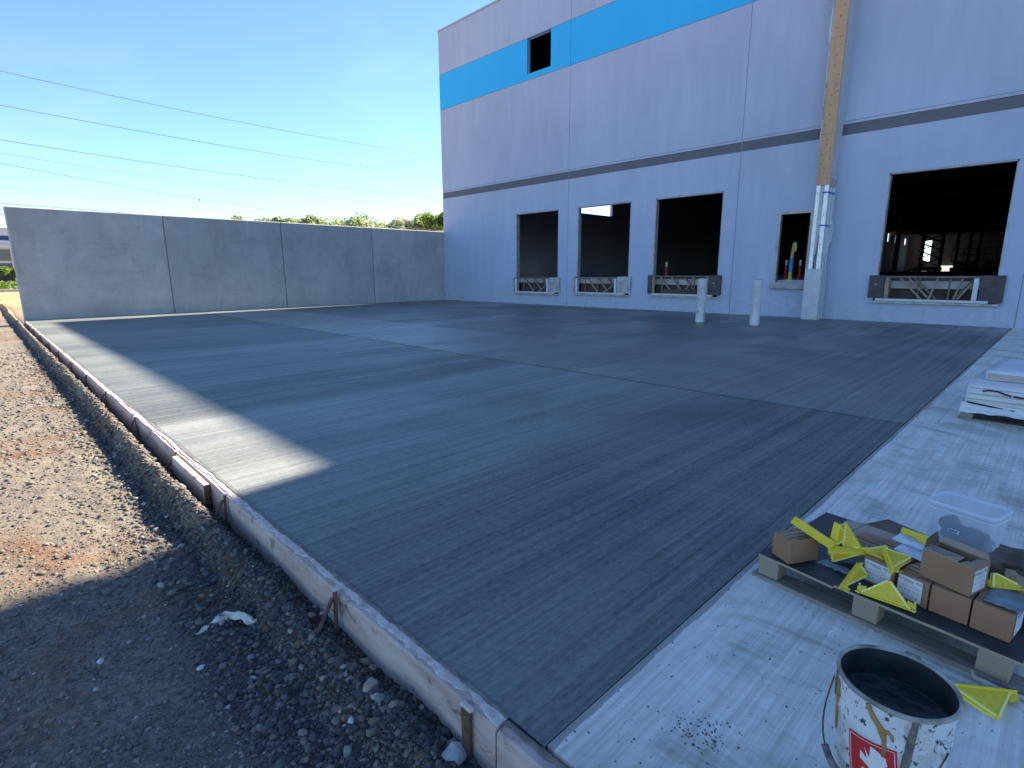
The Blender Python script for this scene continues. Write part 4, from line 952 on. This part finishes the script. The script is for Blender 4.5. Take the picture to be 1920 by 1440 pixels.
former(g(1560, 1024, .235), g(1571, 981, .335), g(1592, 1006, .27), 'upright yellow former, the one with its nail pointing at the lone box')
former(g(1617, 1031, .24), g(1584, 979, .335), g(1582, 1024, .235), 'upright yellow former leaning right of the other upright one')
former(g(1618, 1034, .238), g(1553, 1030, .235), g(1560, 1050, .175), 'yellow former lying below the two upright ones, point hanging down')
former(g(1615, 1031, .242), g(1668, 1060, .215), g(1662, 1026, .255), 'yellow former lying across the first labelled box')
former(g(1673, 1072, .24), g(1656, 1028, .27), g(1707, 1047, .262), 'yellow former with its wide face up between the labelled boxes')
former(g(1578, 1102, .135), g(1612, 1056, .20), (g(1578, 1102, .135)+g(1612, 1056, .20))/2+Vector((.045, .075, .0)), 'slim yellow former standing on edge beside the first labelled box')
former(g(1605, 1107, .131), g(1718, 1147, .131), g(1667, 1089, .205), 'flat yellow former propped at the front edge of the pallet deck')
former(g(1690, 996, .28), g(1740, 1014, .30), (g(1690, 996, .28)+g(1740, 1014, .30))/2+Vector((.02, .07, -.03)), 'slim yellow former at the back above the printed pouches', (1, 0))
former(g(1851, 1099, .24), g(1935, 1108, .245), g(1862, 1074, .285), 'ribbed yellow former behind the end box of the pallet', (0, 0))
former(g(1905, 1303, .028), g(1772, 1288, .024), g(1870, 1346, .012), 'yellow former lying alone on the pavement behind the white pail')
# crumpled dark carton, torn open towards the left
def crumple(nm, w, d, h, mat, parent, seed, amp, skip=()):
    bm = bmesh.new(); bmesh.ops.create_cube(bm, size=1); bmesh.ops.subdivide_edges(bm, edges=bm.edges[:], cuts=6, use_grid_fill=True)
    dele = [f for f in bm.faces if any((abs(f.calc_center_median()[a]-s_) < 1e-3) for a, s_ in skip)]
    bmesh.ops.delete(bm, geom=dele, context='FACES')
    for q in bm.verts:
        c_ = q.co.copy(); q.co = Vector((c_.x*w, c_.y*d, (c_.z+.5)*h))
        n_ = mnoise.noise_vector(c_*3.2+Vector((seed, 0, 0)))*amp+mnoise.noise_vector(c_*8+Vector((0, seed, 0)))*amp*.5
        q.co += n_*min(1, (c_.z+.5)*2+.15)
    o = MB().frombm(bm).build(nm, mat, parent); solid(o, .004, 0); return o
pc = PL(.815, .40, PH+.002)
cr = empty('crumpled_carton', pc, ANG-R(8), label='dark crumpled carton torn open, beside the clear plastic tub', cat='box')
crumple('carton', .21, .20, .175, m_cardd, cr, 3., .016, skip=((0, -.5),))
o = crumple('torn_wrapping', .14, .10, .11, m_card2, cr, 9., .028); o.location = (.06, -.06, .05)
for i, (x, y, a) in enumerate(((-.09, .02, .3), (-.05, -.08, -.4), (.02, .08, .7))):
    fl = MB().add([(x, y, .165), (x+.08, y+.01, .17), (x+.07, y+.05*a, .205), (x+.02, y+.06*a, .195)], [(0, 1, 2, 3)]).build('torn_flap', m_cardd, cr); solid(fl, .003, 0)
# clear tub standing on the pavement behind the pallet
m_tub, t, bs = newmat('cloudy_clear_plastic'); bs.inputs['Base Color'].default_value = (.70, .78, .86, 1); bs.inputs['Alpha'].default_value = .40; bs.inputs['Roughness'].default_value = .2; bs.inputs['Specular IOR Level'].default_value = .7
m_tubr, t, bs = newmat('cloudy_plastic_rim'); bs.inputs['Base Color'].default_value = (.74, .80, .88, 1); bs.inputs['Alpha'].default_value = .62; bs.inputs['Roughness'].default_value = .25
tc = Vector((23.01, -14.32, .007)); tub = empty('plastic_tub', tc, R(-15), label='clear lidless plastic storage tub behind the pallet', cat='tub')
def rrect(w, d, r, z, n=5):
    out = []
    for cx_, cy_, a0 in ((w/2-r, d/2-r, 0), (-w/2+r, d/2-r, 90), (-w/2+r, -d/2+r, 180), (w/2-r, -d/2+r, 270)):
        for k_ in range(n): a = R(a0+90*k_/(n-1)); out.append((cx_+r*math.cos(a), cy_+r*math.sin(a), z))
    return out
def loft(rings, cap0=False):
    mb = MB(); n = len(rings[0])
    for rg in rings: mb.v += rg
    for i in range(len(rings)-1):
        for k_ in range(n): mb.f.append((i*n+k_, i*n+(k_+1) % n, (i+1)*n+(k_+1) % n, (i+1)*n+k_)); mb.mi.append(0)
    if cap0: mb.f.append(tuple(range(n-1, -1, -1))); mb.mi.append(0)
    return mb
loft([rrect(.255, .185, .03, .0), rrect(.262, .192, .032, .008), rrect(.278, .208, .036, .21)], True).build('body', m_tub, tub, smooth=True)
loft([rrect(.280, .210, .036, .200), rrect(.298, .228, .042, .200), rrect(.300, .230, .042, .222), rrect(.290, .220, .04, .226), rrect(.280, .210, .036, .222)]).build('rim', m_tubr, tub, smooth=True)
loft([rrect(.297, .227, .042, .186), rrect(.301, .231, .042, .190), rrect(.297, .227, .042, .194)]).build('rim_bead', m_tubr, tub, smooth=True)
MB().bbox(-.035, .015, -.1045, -.1030, .085, .105, .0004).build('barcode_sticker', m_paper, tub)
for i in range(12): MB().box(-.030+.0033*i, -.030+.0033*i+rnd.choice((.001, .0018)), -.1052, -.1046, .089, .101).build('barcode_bar', m_ink, tub)
m_dkbag = simple('dark_plastic_bag', (.03, .038, .05), (.10, .115, .14), 14, .3, bmp=.8, bscale=30, bd=.02)
bm = bmesh.new(); bmesh.ops.create_icosphere(bm, subdivisions=3, radius=1)
for q in bm.verts: q.co = q.co*(1+.25*mnoise.noise(q.co*3)); q.co = Vector((q.co.x*.112, q.co.y*.08, max(-.04, q.co.z*.05)))
bgo = MB().frombm(bm).build('dark_bag', m_dkbag, smooth=True, label='dark crinkled plastic bag lying inside the clear tub', cat='bag'); bgo.location = tc+Vector((0.012, 0, .046)); bgo.rotation_euler = (0, 0, R(-15))
rl = MB().tube([(-.03, 0, 0), (.03, 0, 0)], .036, 20).build('tape_roll', m_dkbag, label='dark roll standing inside the clear tub', cat='roll'); rl.location = tc+Vector((-.065, .0, .10)); rl.rotation_euler = (0, 0, R(70))
# ================================================================== white pail
m_pail, t, bs = newmat('scuffed_white_pail_paint')
c = ramp(t, noise(t, coord(t, (6, 6, 6)), 1., 5, .6), .3, .7, (.56, .58, .60), (.72, .74, .75))
sp1 = ramp(t, noise(t, coord(t, (62, 62, 46)), 1., 5, .65), .58, .60)
c = mix(t, sp1, c, (.07, .06, .065))
rsx = ramp(t, noise(t, coord(t, (9, 9, 4), loc=(3, 1, 0)), 1., 6, .7, .6), .57, .68)
c = mix(t, math_(t, 'MULTIPLY', rsx, .8), c, (.26, .17, .10))
ms = ramp(t, noise(t, coord(t, (7, 7, 3.2), loc=(0, 4, 0)), 1., 6, .7), .50, .62); c = mix(t, math_(t, 'MULTIPLY', ms, .5), c, (.38, .36, .33))
t.links.new(c, bs.inputs['Base Color']); bs.inputs['Roughness'].default_value = .45; bump(t, bs, noise(t, coord(t, (20, 20, 20)), 1., 3), .15, .01)
m_pin = simple('dark_pail_lining', (.012, .016, .016), (.04, .045, .042), 12, .75, bmp=.5, bscale=40, bd=.01)
m_res = simple('dried_tan_adhesive', (.30, .17, .05), (.42, .26, .10), 20, .5)
m_mud = simple('dried_grey_mud', (.10, .09, .08), (.22, .20, .17), 25, .9, bmp=.6)
m_redl = simple('red_hazard_label', (.50, .02, .025), (.58, .03, .03), 14, .45)
bc = Vector((23.052, -16.245, .006)); pail = empty('pail', bc, 0, label='scuffed white metal pail with a red flame label and dark inside', cat='pail')
def dent(mb, a):
    mb.v = [(x*(1+a*nz(math.atan2(y, x)*1.3, z*4, 7)), y*(1+a*nz(math.atan2(y, x)*1.3, z*4, 9)), z+a*.08*nz(math.atan2(y, x)*2, 3, z)) for x, y, z in mb.v]; return mb
dent(MB().lathe([(.112, 0), (.114, .004), (.121, .20), (.1235, .262), (.127, .270), (.127, .276), (.1245, .283), (.126, .335), (.1275, .340), (.1275, .346), (.1265, .352), (.128, .366)], 64), .012).build('body', m_pail, pail, smooth=True)
dent(MB().lathe([(.128, .360), (.1325, .362), (.134, .367), (.1325, .372), (.128, .3735), (.1245, .371), (.1245, .364)], 64), .012).build('rim', simple('grimy_rim', (.16, .15, .13), (.40, .39, .36), 18, .6, bmp=.4), pail, smooth=True)
dent(MB().lathe([(.1243, .366), (.1235, .32), (.1228, .285)], 64), .012).build('lining', m_pin, pail, smooth=True)
MB().lathe([(.1232, .2885), (.115, .2835), (.06, .279), (0, .2825)], 48).build('dark_contents', simple('dark_thick_residue', (.018, .022, .024), (.05, .055, .056), 9, .35, bmp=.5, bscale=22, bd=.02), pail, smooth=True)
def skin_patch(nm, a0, a1, z0, z1, mat, off=.0015, na=14, nzz=10, shape=None, parent=pail):
    """thin patch following the pail's side: angle range in degrees, heights"""
    mb = MB(); ok = {}
    rad = lambda z: (.114+(z/.366)*.0135)
    for j in range(nzz+1):
        for i in range(na+1):
            u, v = i/na, j/nzz
            if shape: uu, vv = shape(u, v)
            else: uu, vv = u, v
            a = R(a0+(a1-a0)*uu); z = z0+(z1-z0)*vv; r = rad(z)+off; mb.v.append((r*math.cos(a), r*math.sin(a), z))
    for j in range(nzz):
        for i in range(na): b0 = j*(na+1)+i; mb.f.append((b0, b0+1, b0+na+2, b0+na+1)); mb.mi.append(0)
    return mb.build(nm, mat, parent, smooth=True)
def wrap_poly(nm, poly, ac, zc_, mat, off, parent, rot=0.):
    """flat outline (metres, label axes) wrapped on the side of the pail"""
    bm = bmesh.new(); vs_ = [bm.verts.new((p[0]*math.cos(rot)-p[1]*math.sin(rot), p[0]*math.sin(rot)+p[1]*math.cos(rot), 0)) for p in poly]
    bm.faces.new(vs_); bmesh.ops.triangulate(bm, faces=bm.faces[:])
    if len(poly) < 6: bmesh.ops.subdivide_edges(bm, edges=bm.edges[:], cuts=3, use_grid_fill=True); bmesh.ops.triangulate(bm, faces=bm.faces[:])
    for q in bm.verts:
        z = zc_+q.co.y; r = .1145+(z/.366)*.0135+off; a = R(ac)+q.co.x/r; q.co = Vector((r*math.cos(a), r*math.sin(a), z))
    bmesh.ops.recalc_face_normals(bm, faces=bm.faces[:]); return MB().frombm(bm).build(nm, mat, parent, smooth=False)
sq = lambda h: [(-h, -h), (h, -h), (h, h), (-h, h)]
LA, LZ, LR = -95, .205, R(8)
hl = wrap_poly('hazard_label', sq(.054), LA, LZ, m_redl, .0022, pail, LR)
m_lw = simple('label_white', (.70, .70, .70), rough=.5)
for (p, q) in (((-.050, .050), (.050, .0485)), ((-.050, -.0485), (.050, -.050)), ((-.050, .0485), (-.0485, -.0485)), ((.0485, .0485), (.050, -.0485))):
    wrap_poly('label_border', [(p[0], q[1]), (q[0], q[1]), (q[0], p[1]), (p[0], p[1])], LA, LZ, m_lw, .0030, hl, LR)
wrap_poly('flame_symbol', [(-.004, -.020), (.010, -.020), (.018, -.010), (.034, .004), (.018, .000), (.031, .024), (.013, .008), (.016, .036), (.005, .010), (.000, .042), (-.004, .010), (-.014, .032), (-.009, .004), (-.024, .018), (-.013, -.004), (-.026, -.004), (-.013, -.013)], LA, LZ, m_lw, .0030, hl, LR)
wrap_poly('flame_base', [(-.022, -.031), (.022, -.031), (.022, -.027), (-.022, -.027)], LA, LZ, m_lw, .0030, hl, LR)
def drip(nm, path, r, mat):
    pts_ = []
    for a, z in path: rr = .1148+(z/.366)*.0135; pts_.append((rr*math.cos(R(a)), rr*math.sin(R(a)), z))
    return MB().tube(pts_, r, 8).build(nm, mat, pail, smooth=True)
drip('adhesive_drip', [(-106, .357), (-99, .33), (-92, .312), (-89, .30), (-87, .285), (-85, .26), (-86, .235)], [.005, .0065, .007, .009, .006, .005, .004], m_res)
drip('adhesive_drip', [(-90, .305), (-84, .308), (-80, .300), (-79, .288)], [.006, .005, .004, .003], m_res)
drip('adhesive_drip', [(-150, .345), (-149, .31), (-150, .26), (-148, .2)], [.004, .006, .005, .003], m_res)
drip('mud_streak', [(-62, .362), (-63, .33), (-64, .28), (-65, .22), (-66, .12)], [.006, .008, .009, .009, .007], m_mud)
drip('mud_streak', [(-158, .36), (-160, .33), (-161, .28)], [.004, .006, .004], m_mud)
# ears, bail and its grip
for a in (-30, 150+20):
    aa = R(a); p = Vector((math.cos(aa), math.sin(aa), 0)); rr = .1275
    MB().tube([p*(rr-.004)+Vector((0, 0, .29)), p*(rr+.006)+Vector((0, 0, .29)), p*(rr+.0065)+Vector((0, 0, .29)), p*(rr+.012)+Vector((0, 0, .29))], [.020, .018, .009, .008], 16).build('ear', m_pail, pail, smooth=True)
e0 = Vector((math.cos(R(-30)), math.sin(R(-30)), 0))*.14+Vector((0, 0, .29)); e1 = Vector((math.cos(R(170)), math.sin(R(170)), 0))*.14+Vector((0, 0, .29))
bp = []
for i in range(21):
    f_ = i/20; a = R(-30-160*f_); rr = .142+.010*math.sin(math.pi*f_); bp.append((rr*math.cos(a), rr*math.sin(a), .29-.16*math.sin(math.pi*f_)**.8))
MB().tube(bp, .0022, 6).build('bail_wire', m_rust, pail, smooth=True)
bp2 = [Vector(bp[i])+Vector((0, 0, 0)) for i in range(10, 15)]
MB().tube(bp2, .009, 10).build('bail_grip', simple('speckled_black_grip', (.03, .03, .032), (.22, .21, .2), 40, .7), pail, smooth=True)
MB().bbox(-.018, .018, -.004, .004, -.006, .004, .002, mat4=Matrix.Translation((.01, .131, .374)) @ Matrix.Rotation(R(3), 4, 'Z')).build('mud_clot', m_mud, pail)
# ================================================================== wrapped sheet packs on the old pavement
m_wrap, t, bs = newmat('white_stretch_wrap'); bs.inputs['Roughness'].default_value = .28
t.links.new(ramp(t, noise(t, coord(t, (1.2, 9, 9), kind='Position'), 1., 5, .6, .5), .3, .7, (.50, .53, .56), (.74, .76, .78)), bs.inputs['Base Color'])
bump(t, bs, noise(t, coord(t, (2, 22, 22), kind='Position'), 1., 4, .6, .8), .7, .02)
m_pink = simple('pinkish_board_edge', (.38, .31, .29), (.50, .43, .40), 10, .8, stretch=(1, 1, 14))
m_strap = simple('black_strap', (.02, .022, .03), rough=.5)
lp = empty('long_pallet', (22.64, -11.25, .006), R(-3), label='long low timber pallet under the white wrapped packs', cat='pallet')
for x in (0., .62, 1.24): MB().bbox(x, x+.09, .0, 2.1, .018, .078, .004).build('runner', m_skid, lp)
for y in (.0, .5, 1.0, 1.5, 2.0): MB().bbox(-.01, 1.36, y, y+.1, .079, .095, .003).build('deck_board', m_skid, lp)
MB().bbox(-.02, 1.36, .0, .1, .0, .017, .003).build('bottom_board', m_skid, lp)
def pack(y0, y1, z0, z1, label, pink, x0=.0, seed=0):
    pk = empty('wrapped_pack', (22.64, -11.25, .006), R(-3), label=label, cat='pack')
    n, m_ = 22, 10; mb = MB(); W_ = 1.5
    prof = [(y0, z0), (y0-.006, z0+(z1-z0)*.3), (y0-.002, z0+(z1-z0)*.75), (y0+.03, z1)]+[(y0+.03+(y1-y0-.06)*q/6, z1+.004) for q in range(1, 6)]+[(y1-.03, z1), (y1, z0+(z1-z0)*.6), (y1, z0)]
    mb.grid(n, len(prof), lambda i, j: (x0+W_*i/(n-1)+.006*nz(i, j, seed), prof[j][0]+.010*nz(i*.5, j, seed+2), prof[j][1]+(.010*nz(i*.6, j*.9, seed+5) if 0 < j < len(prof)-1 else 0)))
    b0 = len(mb.v)
    for i in (0, n-1):
        mb.f.append(tuple((j*n+i) for j in range(len(prof)))); mb.mi.append(0)
    mb.build('wrap', m_wrap, pk, smooth=True)
    if pink: MB().bbox(x0+.012, x0+W_-.05, y0-.012, y0-.006, z0+.012, z1-.03, .001).build('board_edges', m_pink, pk)
    return pk
pk = pack(.03, 1.32, .096, .365, 'tall white plastic wrapped pack with black straps on the long pallet', False, .015, 1)
for pts_ in ([(.13, .006, .288), (.17, .004, .302), (.24, .004, .300), (.29, .004, .282), (.33, .004, .272)], [(.345, .004, .272), (.50, .004, .264), (.80, .004, .258)], [(.03, .008, .172), (.16, .006, .158), (.29, .006, .146)], [(.34, .006, .142), (.37, .006, .140)]):
    MB().tube(pts_, .008, 6).build('black_strap', m_strap, pk)
for z_ in (.155, .205, .255, .31): MB().bar((.03, .016, z_), (1.45, .016, z_+.004), .012, .006).build('sheet_seam', m_pink, pk)
pack(.20, 1.25, .372, .465, 'thin white wrapped pack with pinkish board edges on top of the strapped pack', True, .11, 7)
# flap of loose film hanging over the pallet end
mb = MB(); mb.grid(26, 7, lambda i, j: (-.01+.055*i, .012-.006*j+.012*nz(i*.7, j*.8, 3), .165-.014*j+.012*nz(i*.45, j*.2, 8)*j/3))
o = mb.build('loose_film', m_wrap, pk, smooth=True)
# timber lying further back
tm = MB().bbox(0, 1.8, 0, .11, 0, .11, .004).build('timber', simple('brown_timber', (.24, .15, .09), (.33, .215, .135), 4, .8, stretch=(2, 14, 14)), label='brown square timber lying on the old pavement behind the wrapped packs', cat='timber')
tm.location = (22.69, -7.42, .006); tm.rotation_euler = (0, 0, R(-6))
# ---- flakes and crumbs on the old pavement
rs = random.Random(5); pts = []
for i in range(420):
    x, y = rs.uniform(22.36, 23.7), -16.7+(rs.random()**1.5)*8
    pts.append((x, y, .0068, rs.uniform(.0015, .0045)*(1.5 if rs.random() < .12 else 1), .45))
for i in range(110):                                            # a small heap of crumbs
    x, y = rs.gauss(22.62, .05), rs.gauss(-16.38, .045); pts.append((x, y, .0068, rs.uniform(.0015, .004), .5))
for i in range(160):
    y = rs.uniform(-16.7, -8); pts.append((22.30+abs(rs.gauss(0, .02)), y, .0062, rs.uniform(.002, .005), .5))
stones_mesh('concrete_crumbs', pts, simple('dark_crumbs', (.07, .06, .05), (.17, .145, .12), 60, .9), 21, kind='stuff', label='dark crumbs and flakes scattered over the old pavement', cat='debris')

# ================================================================== overhead wires
m_wire = simple('dark_wire', (.09, .10, .115), rough=.6)
def wire(p, x, r, label, lo=-90, hi=130, grp='overhead wires'):
    ys_, zs_ = [q[0] for q in p], [q[1] for q in p]; co = np.polyfit(ys_, zs_, 2)
    yy = np.linspace(lo, hi, 60); o = MB().tube([(x, y, float(np.polyval(co, y))) for y in yy], r, 5).build('overhead_wire', m_wire, label=label, cat='wire'); return o
wl_ = lambda pp, x: [(WX(u, v, x).y, WX(u, v, x).z) for u, v in pp]
wire(wl_([(0, 133), (400, 219), (825, 293)], -30), -30, .018, 'topmost overhead wire crossing the sky above the wall')
wire(wl_([(0, 197), (400, 270), (828, 331)], -30), -30, .018, 'second overhead wire below the topmost one')
wire(wl_([(0, 262), (400, 322), (828, 371)], -30), -30, .018, 'third overhead wire, lowest of the three thick ones')
wire(wl_([(0, 287), (429, 350), (823, 386)], -34), -34, .011, 'very thin faint wire just under the three thick ones')
ww = wire(wl_([(0, 306), (200, 343), (400, 378), (575, 404)], -32), -32, .016, 'overhead wire with a small dark marker, dipping towards the trees')
q = WX(374, 375, -32); bm = bmesh.new(); bmesh.ops.create_icosphere(bm, subdivisions=1, radius=.075); MB().frombm(bm, 0, Matrix.Translation(q)).build('marker', m_wire, ww)
wire(wl_([(0, 350), (200, 370), (400, 392), (517, 404)], -36), -36, .010, 'lowest thin wire just above the concrete wall')
for v in (381, 393, 402, 420): wire([(WX(0, v, -58).y-30, WX(0, v, -58).z+.6), (WX(0, v, -58).y, WX(0, v, -58).z), (40, WX(0, v, -58).z-1.2)], -58, .03, 'distant wire beyond the free end of the concrete wall')
for o in bpy.data.objects:
    if o.get('label') == 'distant wire beyond the free end of the concrete wall': o['group'] = 'distant wires beyond the wall end'

# ================================================================== trees behind the wall
def leaf_mat(name, c0, c1):
    m, t, bs = newmat(name); ri = nd(t, 'ShaderNodeNewGeometry').outputs['Random Per Island']
    t.links.new(ramp(t, ri, 0, 1, c0, c1), bs.inputs['Base Color']); bs.inputs['Roughness'].default_value = .6
    tr = nd(t, 'ShaderNodeBsdfTranslucent'); t.links.new(ramp(t, ri, 0, 1, tuple(q*1.3 for q in c0), tuple(q*1.3 for q in c1)), tr.inputs['Color'])
    mx = nd(t, 'ShaderNodeMixShader'); mx.inputs[0].default_value = .5
    t.links.new(bs.outputs[0], mx.inputs[1]); t.links.new(tr.outputs[0], mx.inputs[2]); t.links.new(mx.outputs[0], t.nodes['Material Output'].inputs[0]); return m
m_leafA = leaf_mat('yellow_green_leaves', (.25, .30, .13), (.43, .48, .25))
m_leafB = leaf_mat('grey_green_leaves', (.27, .31, .20), (.44, .48, .34))
m_leafC = leaf_mat('fresh_green_leaves', (.10, .17, .03), (.22, .30, .07))
m_bark = simple('bark', (.09, .07, .05), (.17, .14, .11), 6, .9)
def leaves(name, clumps, n, size, mat, seed, parent):
    rg = np.random.default_rng(seed); cl_ = np.array(clumps); w_ = cl_[:, 3]**2; w_ /= w_.sum()
    idx = rg.choice(len(cl_), n, p=w_); d = rg.normal(size=(n, 3)); d /= np.linalg.norm(d, axis=1)[:, None]
    pos = cl_[idx, :3]+d*(cl_[idx, 3]*rg.uniform(.45, 1.05, n))[:, None]*np.array([1, 1, .8])
    a = rg.normal(size=(n, 3)); a /= np.linalg.norm(a, axis=1)[:, None]; b = np.cross(a, rg.normal(size=(n, 3))); b /= np.linalg.norm(b, axis=1)[:, None]
    s_ = (size*rg.uniform(.6, 1.4, n))[:, None]
    V = np.stack([pos-a*s_, pos+b*s_*.55, pos+a*s_, pos-b*s_*.55], 1).reshape(-1, 3)
    me = bpy.data.meshes.new(name); me.vertices.add(n*4); me.vertices.foreach_set('co', V.reshape(-1).astype(np.float32))
    me.loops.add(n*4); me.loops.foreach_set('vertex_index', np.arange(n*4, dtype=np.int32)); me.polygons.add(n)
    me.polygons.foreach_set('loop_start', np.arange(0, n*4, 4, dtype=np.int32)); me.polygons.foreach_set('loop_total', np.full(n, 4, np.int32)); me.update(calc_edges=True)
    me.materials.append(mat); o = bpy.data.objects.new(name, me); COL.objects.link(o); o.parent = parent; return o
def tree(u, v_top, x, rad, mat, label, seed, n=5200, size=.30):
    p = WX(u, v_top, x); rg = random.Random(seed); H = p.z+.6
    tr = empty('tree', (x, p.y, -.4), label=label, cat='tree', group='trees beyond the concrete wall')
    th = H*.5; mb = MB(); mb.tube([(0, 0, 0), (.1, .05, th*.5), (.0, .1, th), (.05, 0, H*.8)], [.28, .22, .17, .06], 8)
    cl_ = []
    for i in range(22):
        a = rg.uniform(0, 6.28); rr = rad*rg.random()**.6; zz = H*(.5+.44*rg.random()); rr *= max(.35, 1-((zz/H-.62)/.5)**2)
        c_ = (rr*math.cos(a), rr*math.sin(a), zz, rad*rg.uniform(.26, .46)); cl_.append(c_)
        mb.tube([(.02, .05, zz*.72), (c_[0]*.6, c_[1]*.6, zz*.9), c_[:3]], [.09, .06, .02], 5)
    cl_.append((0, 0, H-rad*.25, rad*.3))
    mb.build('trunk', m_bark, tr, smooth=True); leaves('crown', cl_, n, size, mat, seed, tr)
    return tr
tree(822, 402, -72, 4.4, m_leafC, 'fresh green tree standing right at the warehouse corner', 1)
tree(796, 401, -78, 5.2, m_leafA, 'tallest yellowish tree beside the tree at the warehouse corner', 2)
tree(752, 411, -80, 4.2, m_leafB, 'rounded grey green tree left of the tallest one', 3)
tree(712, 421, -84, 3.4, m_leafB, 'low grey green tree between the two rounded crowns', 4)
tree(668, 407, -80, 5.2, m_leafA, 'broad dome shaped yellow green tree above the wall', 5)
tree(634, 417, -88, 3.4, m_leafB, 'small tree left of the broad dome shaped one', 6)
tree(598, 406, -84, 4.7, m_leafA, 'tree with a lumpy double crown, right one of the pair', 7)
tree(577, 407, -86, 3.9, m_leafB, 'tree with a lumpy double crown, left one of the pair', 8)
tree(545, 411, -90, 3.1, m_leafB, 'thin pointed treetop just clearing the wall', 9)
tree(520, 408, -88, 3.6, m_leafA, 'tree showing only its rounded top over the wall', 10)
tree(490, 412, -92, 3.4, m_leafB, 'treetop barely showing over the wall', 11)
tree(443, 404, -90, 3.6, m_leafA, 'farthest treetop, alone near the middle of the wall', 12)

# ================================================================== beyond the free end of the wall
kb = MB().bbox(-42.3, -42.0, -60, 30, -.6, .05, .02).build('kerb', m_conc, kind='structure')
m_grass = leaf_mat('bright_grass', (.10, .17, .02), (.22, .30, .05))
rg = np.random.default_rng(3); cl_ = [(-44-14*a, -26+34*b, .0, .75) for a, b in rg.random((160, 2))]
o = leaves('grass', cl_, 16000, .18, m_grass, 8, None); setp(o, kind='stuff', label='bright green grass verge beyond the kerb', cat='grass')
m_lawn = simple('verge_soil', (.10, .12, .04), (.19, .17, .08), 1.2, .95)
MB().bbox(-75, -42.31, -60, 30, -.6, -.12, .01).build('verge', m_lawn, kind='structure')
for i, (y, x, h) in enumerate(((-14.5, -60, 2.3), (-17.2, -61, 2.0), (-12.0, -61.5, 2.6))):
    sh = empty('shrub', (x, y, -.12), label='leafy green shrub on the verge in front of the far blue building', cat='shrub', group='shrubs on the verge')
    rq = random.Random(40+i); cs = [(rq.uniform(-1, 1), rq.uniform(-1, 1), h*rq.uniform(.3, .85), .5) for _ in range(9)]
    leaves('foliage', cs, 1500, .15, m_leafC, 60+i, sh); MB().tube([(0, 0, 0), (.05, 0, h*.6)], [.05, .02], 6).build('stem', m_bark, sh)
bd_ = empty('office_building', (-85, -14, -.2), label='far blue and white office building past the free end of the concrete wall', cat='building')
m_bw = simple('white_cladding', (.55, .56, .58), rough=.6); m_bb = simple('dark_blue_cladding', (.02, .05, .16), rough=.5); m_bg = simple('dark_glass', (.02, .03, .05), rough=.1, spec=.8)
HB = WX(10, 427, -85).z+.2
MB().box(-14, 0, -3.0, 22, 0, HB).build('wall', m_bw, bd_)
MB().box(-14, .5, -24, -3.01, 0, HB-.3).build('wall', m_bb, bd_)
MB().box(.01, .06, -2.9, 20, HB*.78, HB*.86).build('blue_band', m_bb, bd_)
for k_ in range(5):
    for (z0, z1) in ((.4, HB*.38), (HB*.42, HB*.62)): MB().box(.01, .08, -2.6+3.6*k_, .6+3.6*k_, z0, z1).build('window', m_bg, bd_)
    MB().box(.01, .14, .65+3.6*k_, .95+3.6*k_, .2, HB*.66).build('mullion', m_bw, bd_)
MB().box(.01, .6, -2.9, 20, HB*.655, HB*.70).build('canopy', m_bw, bd_)
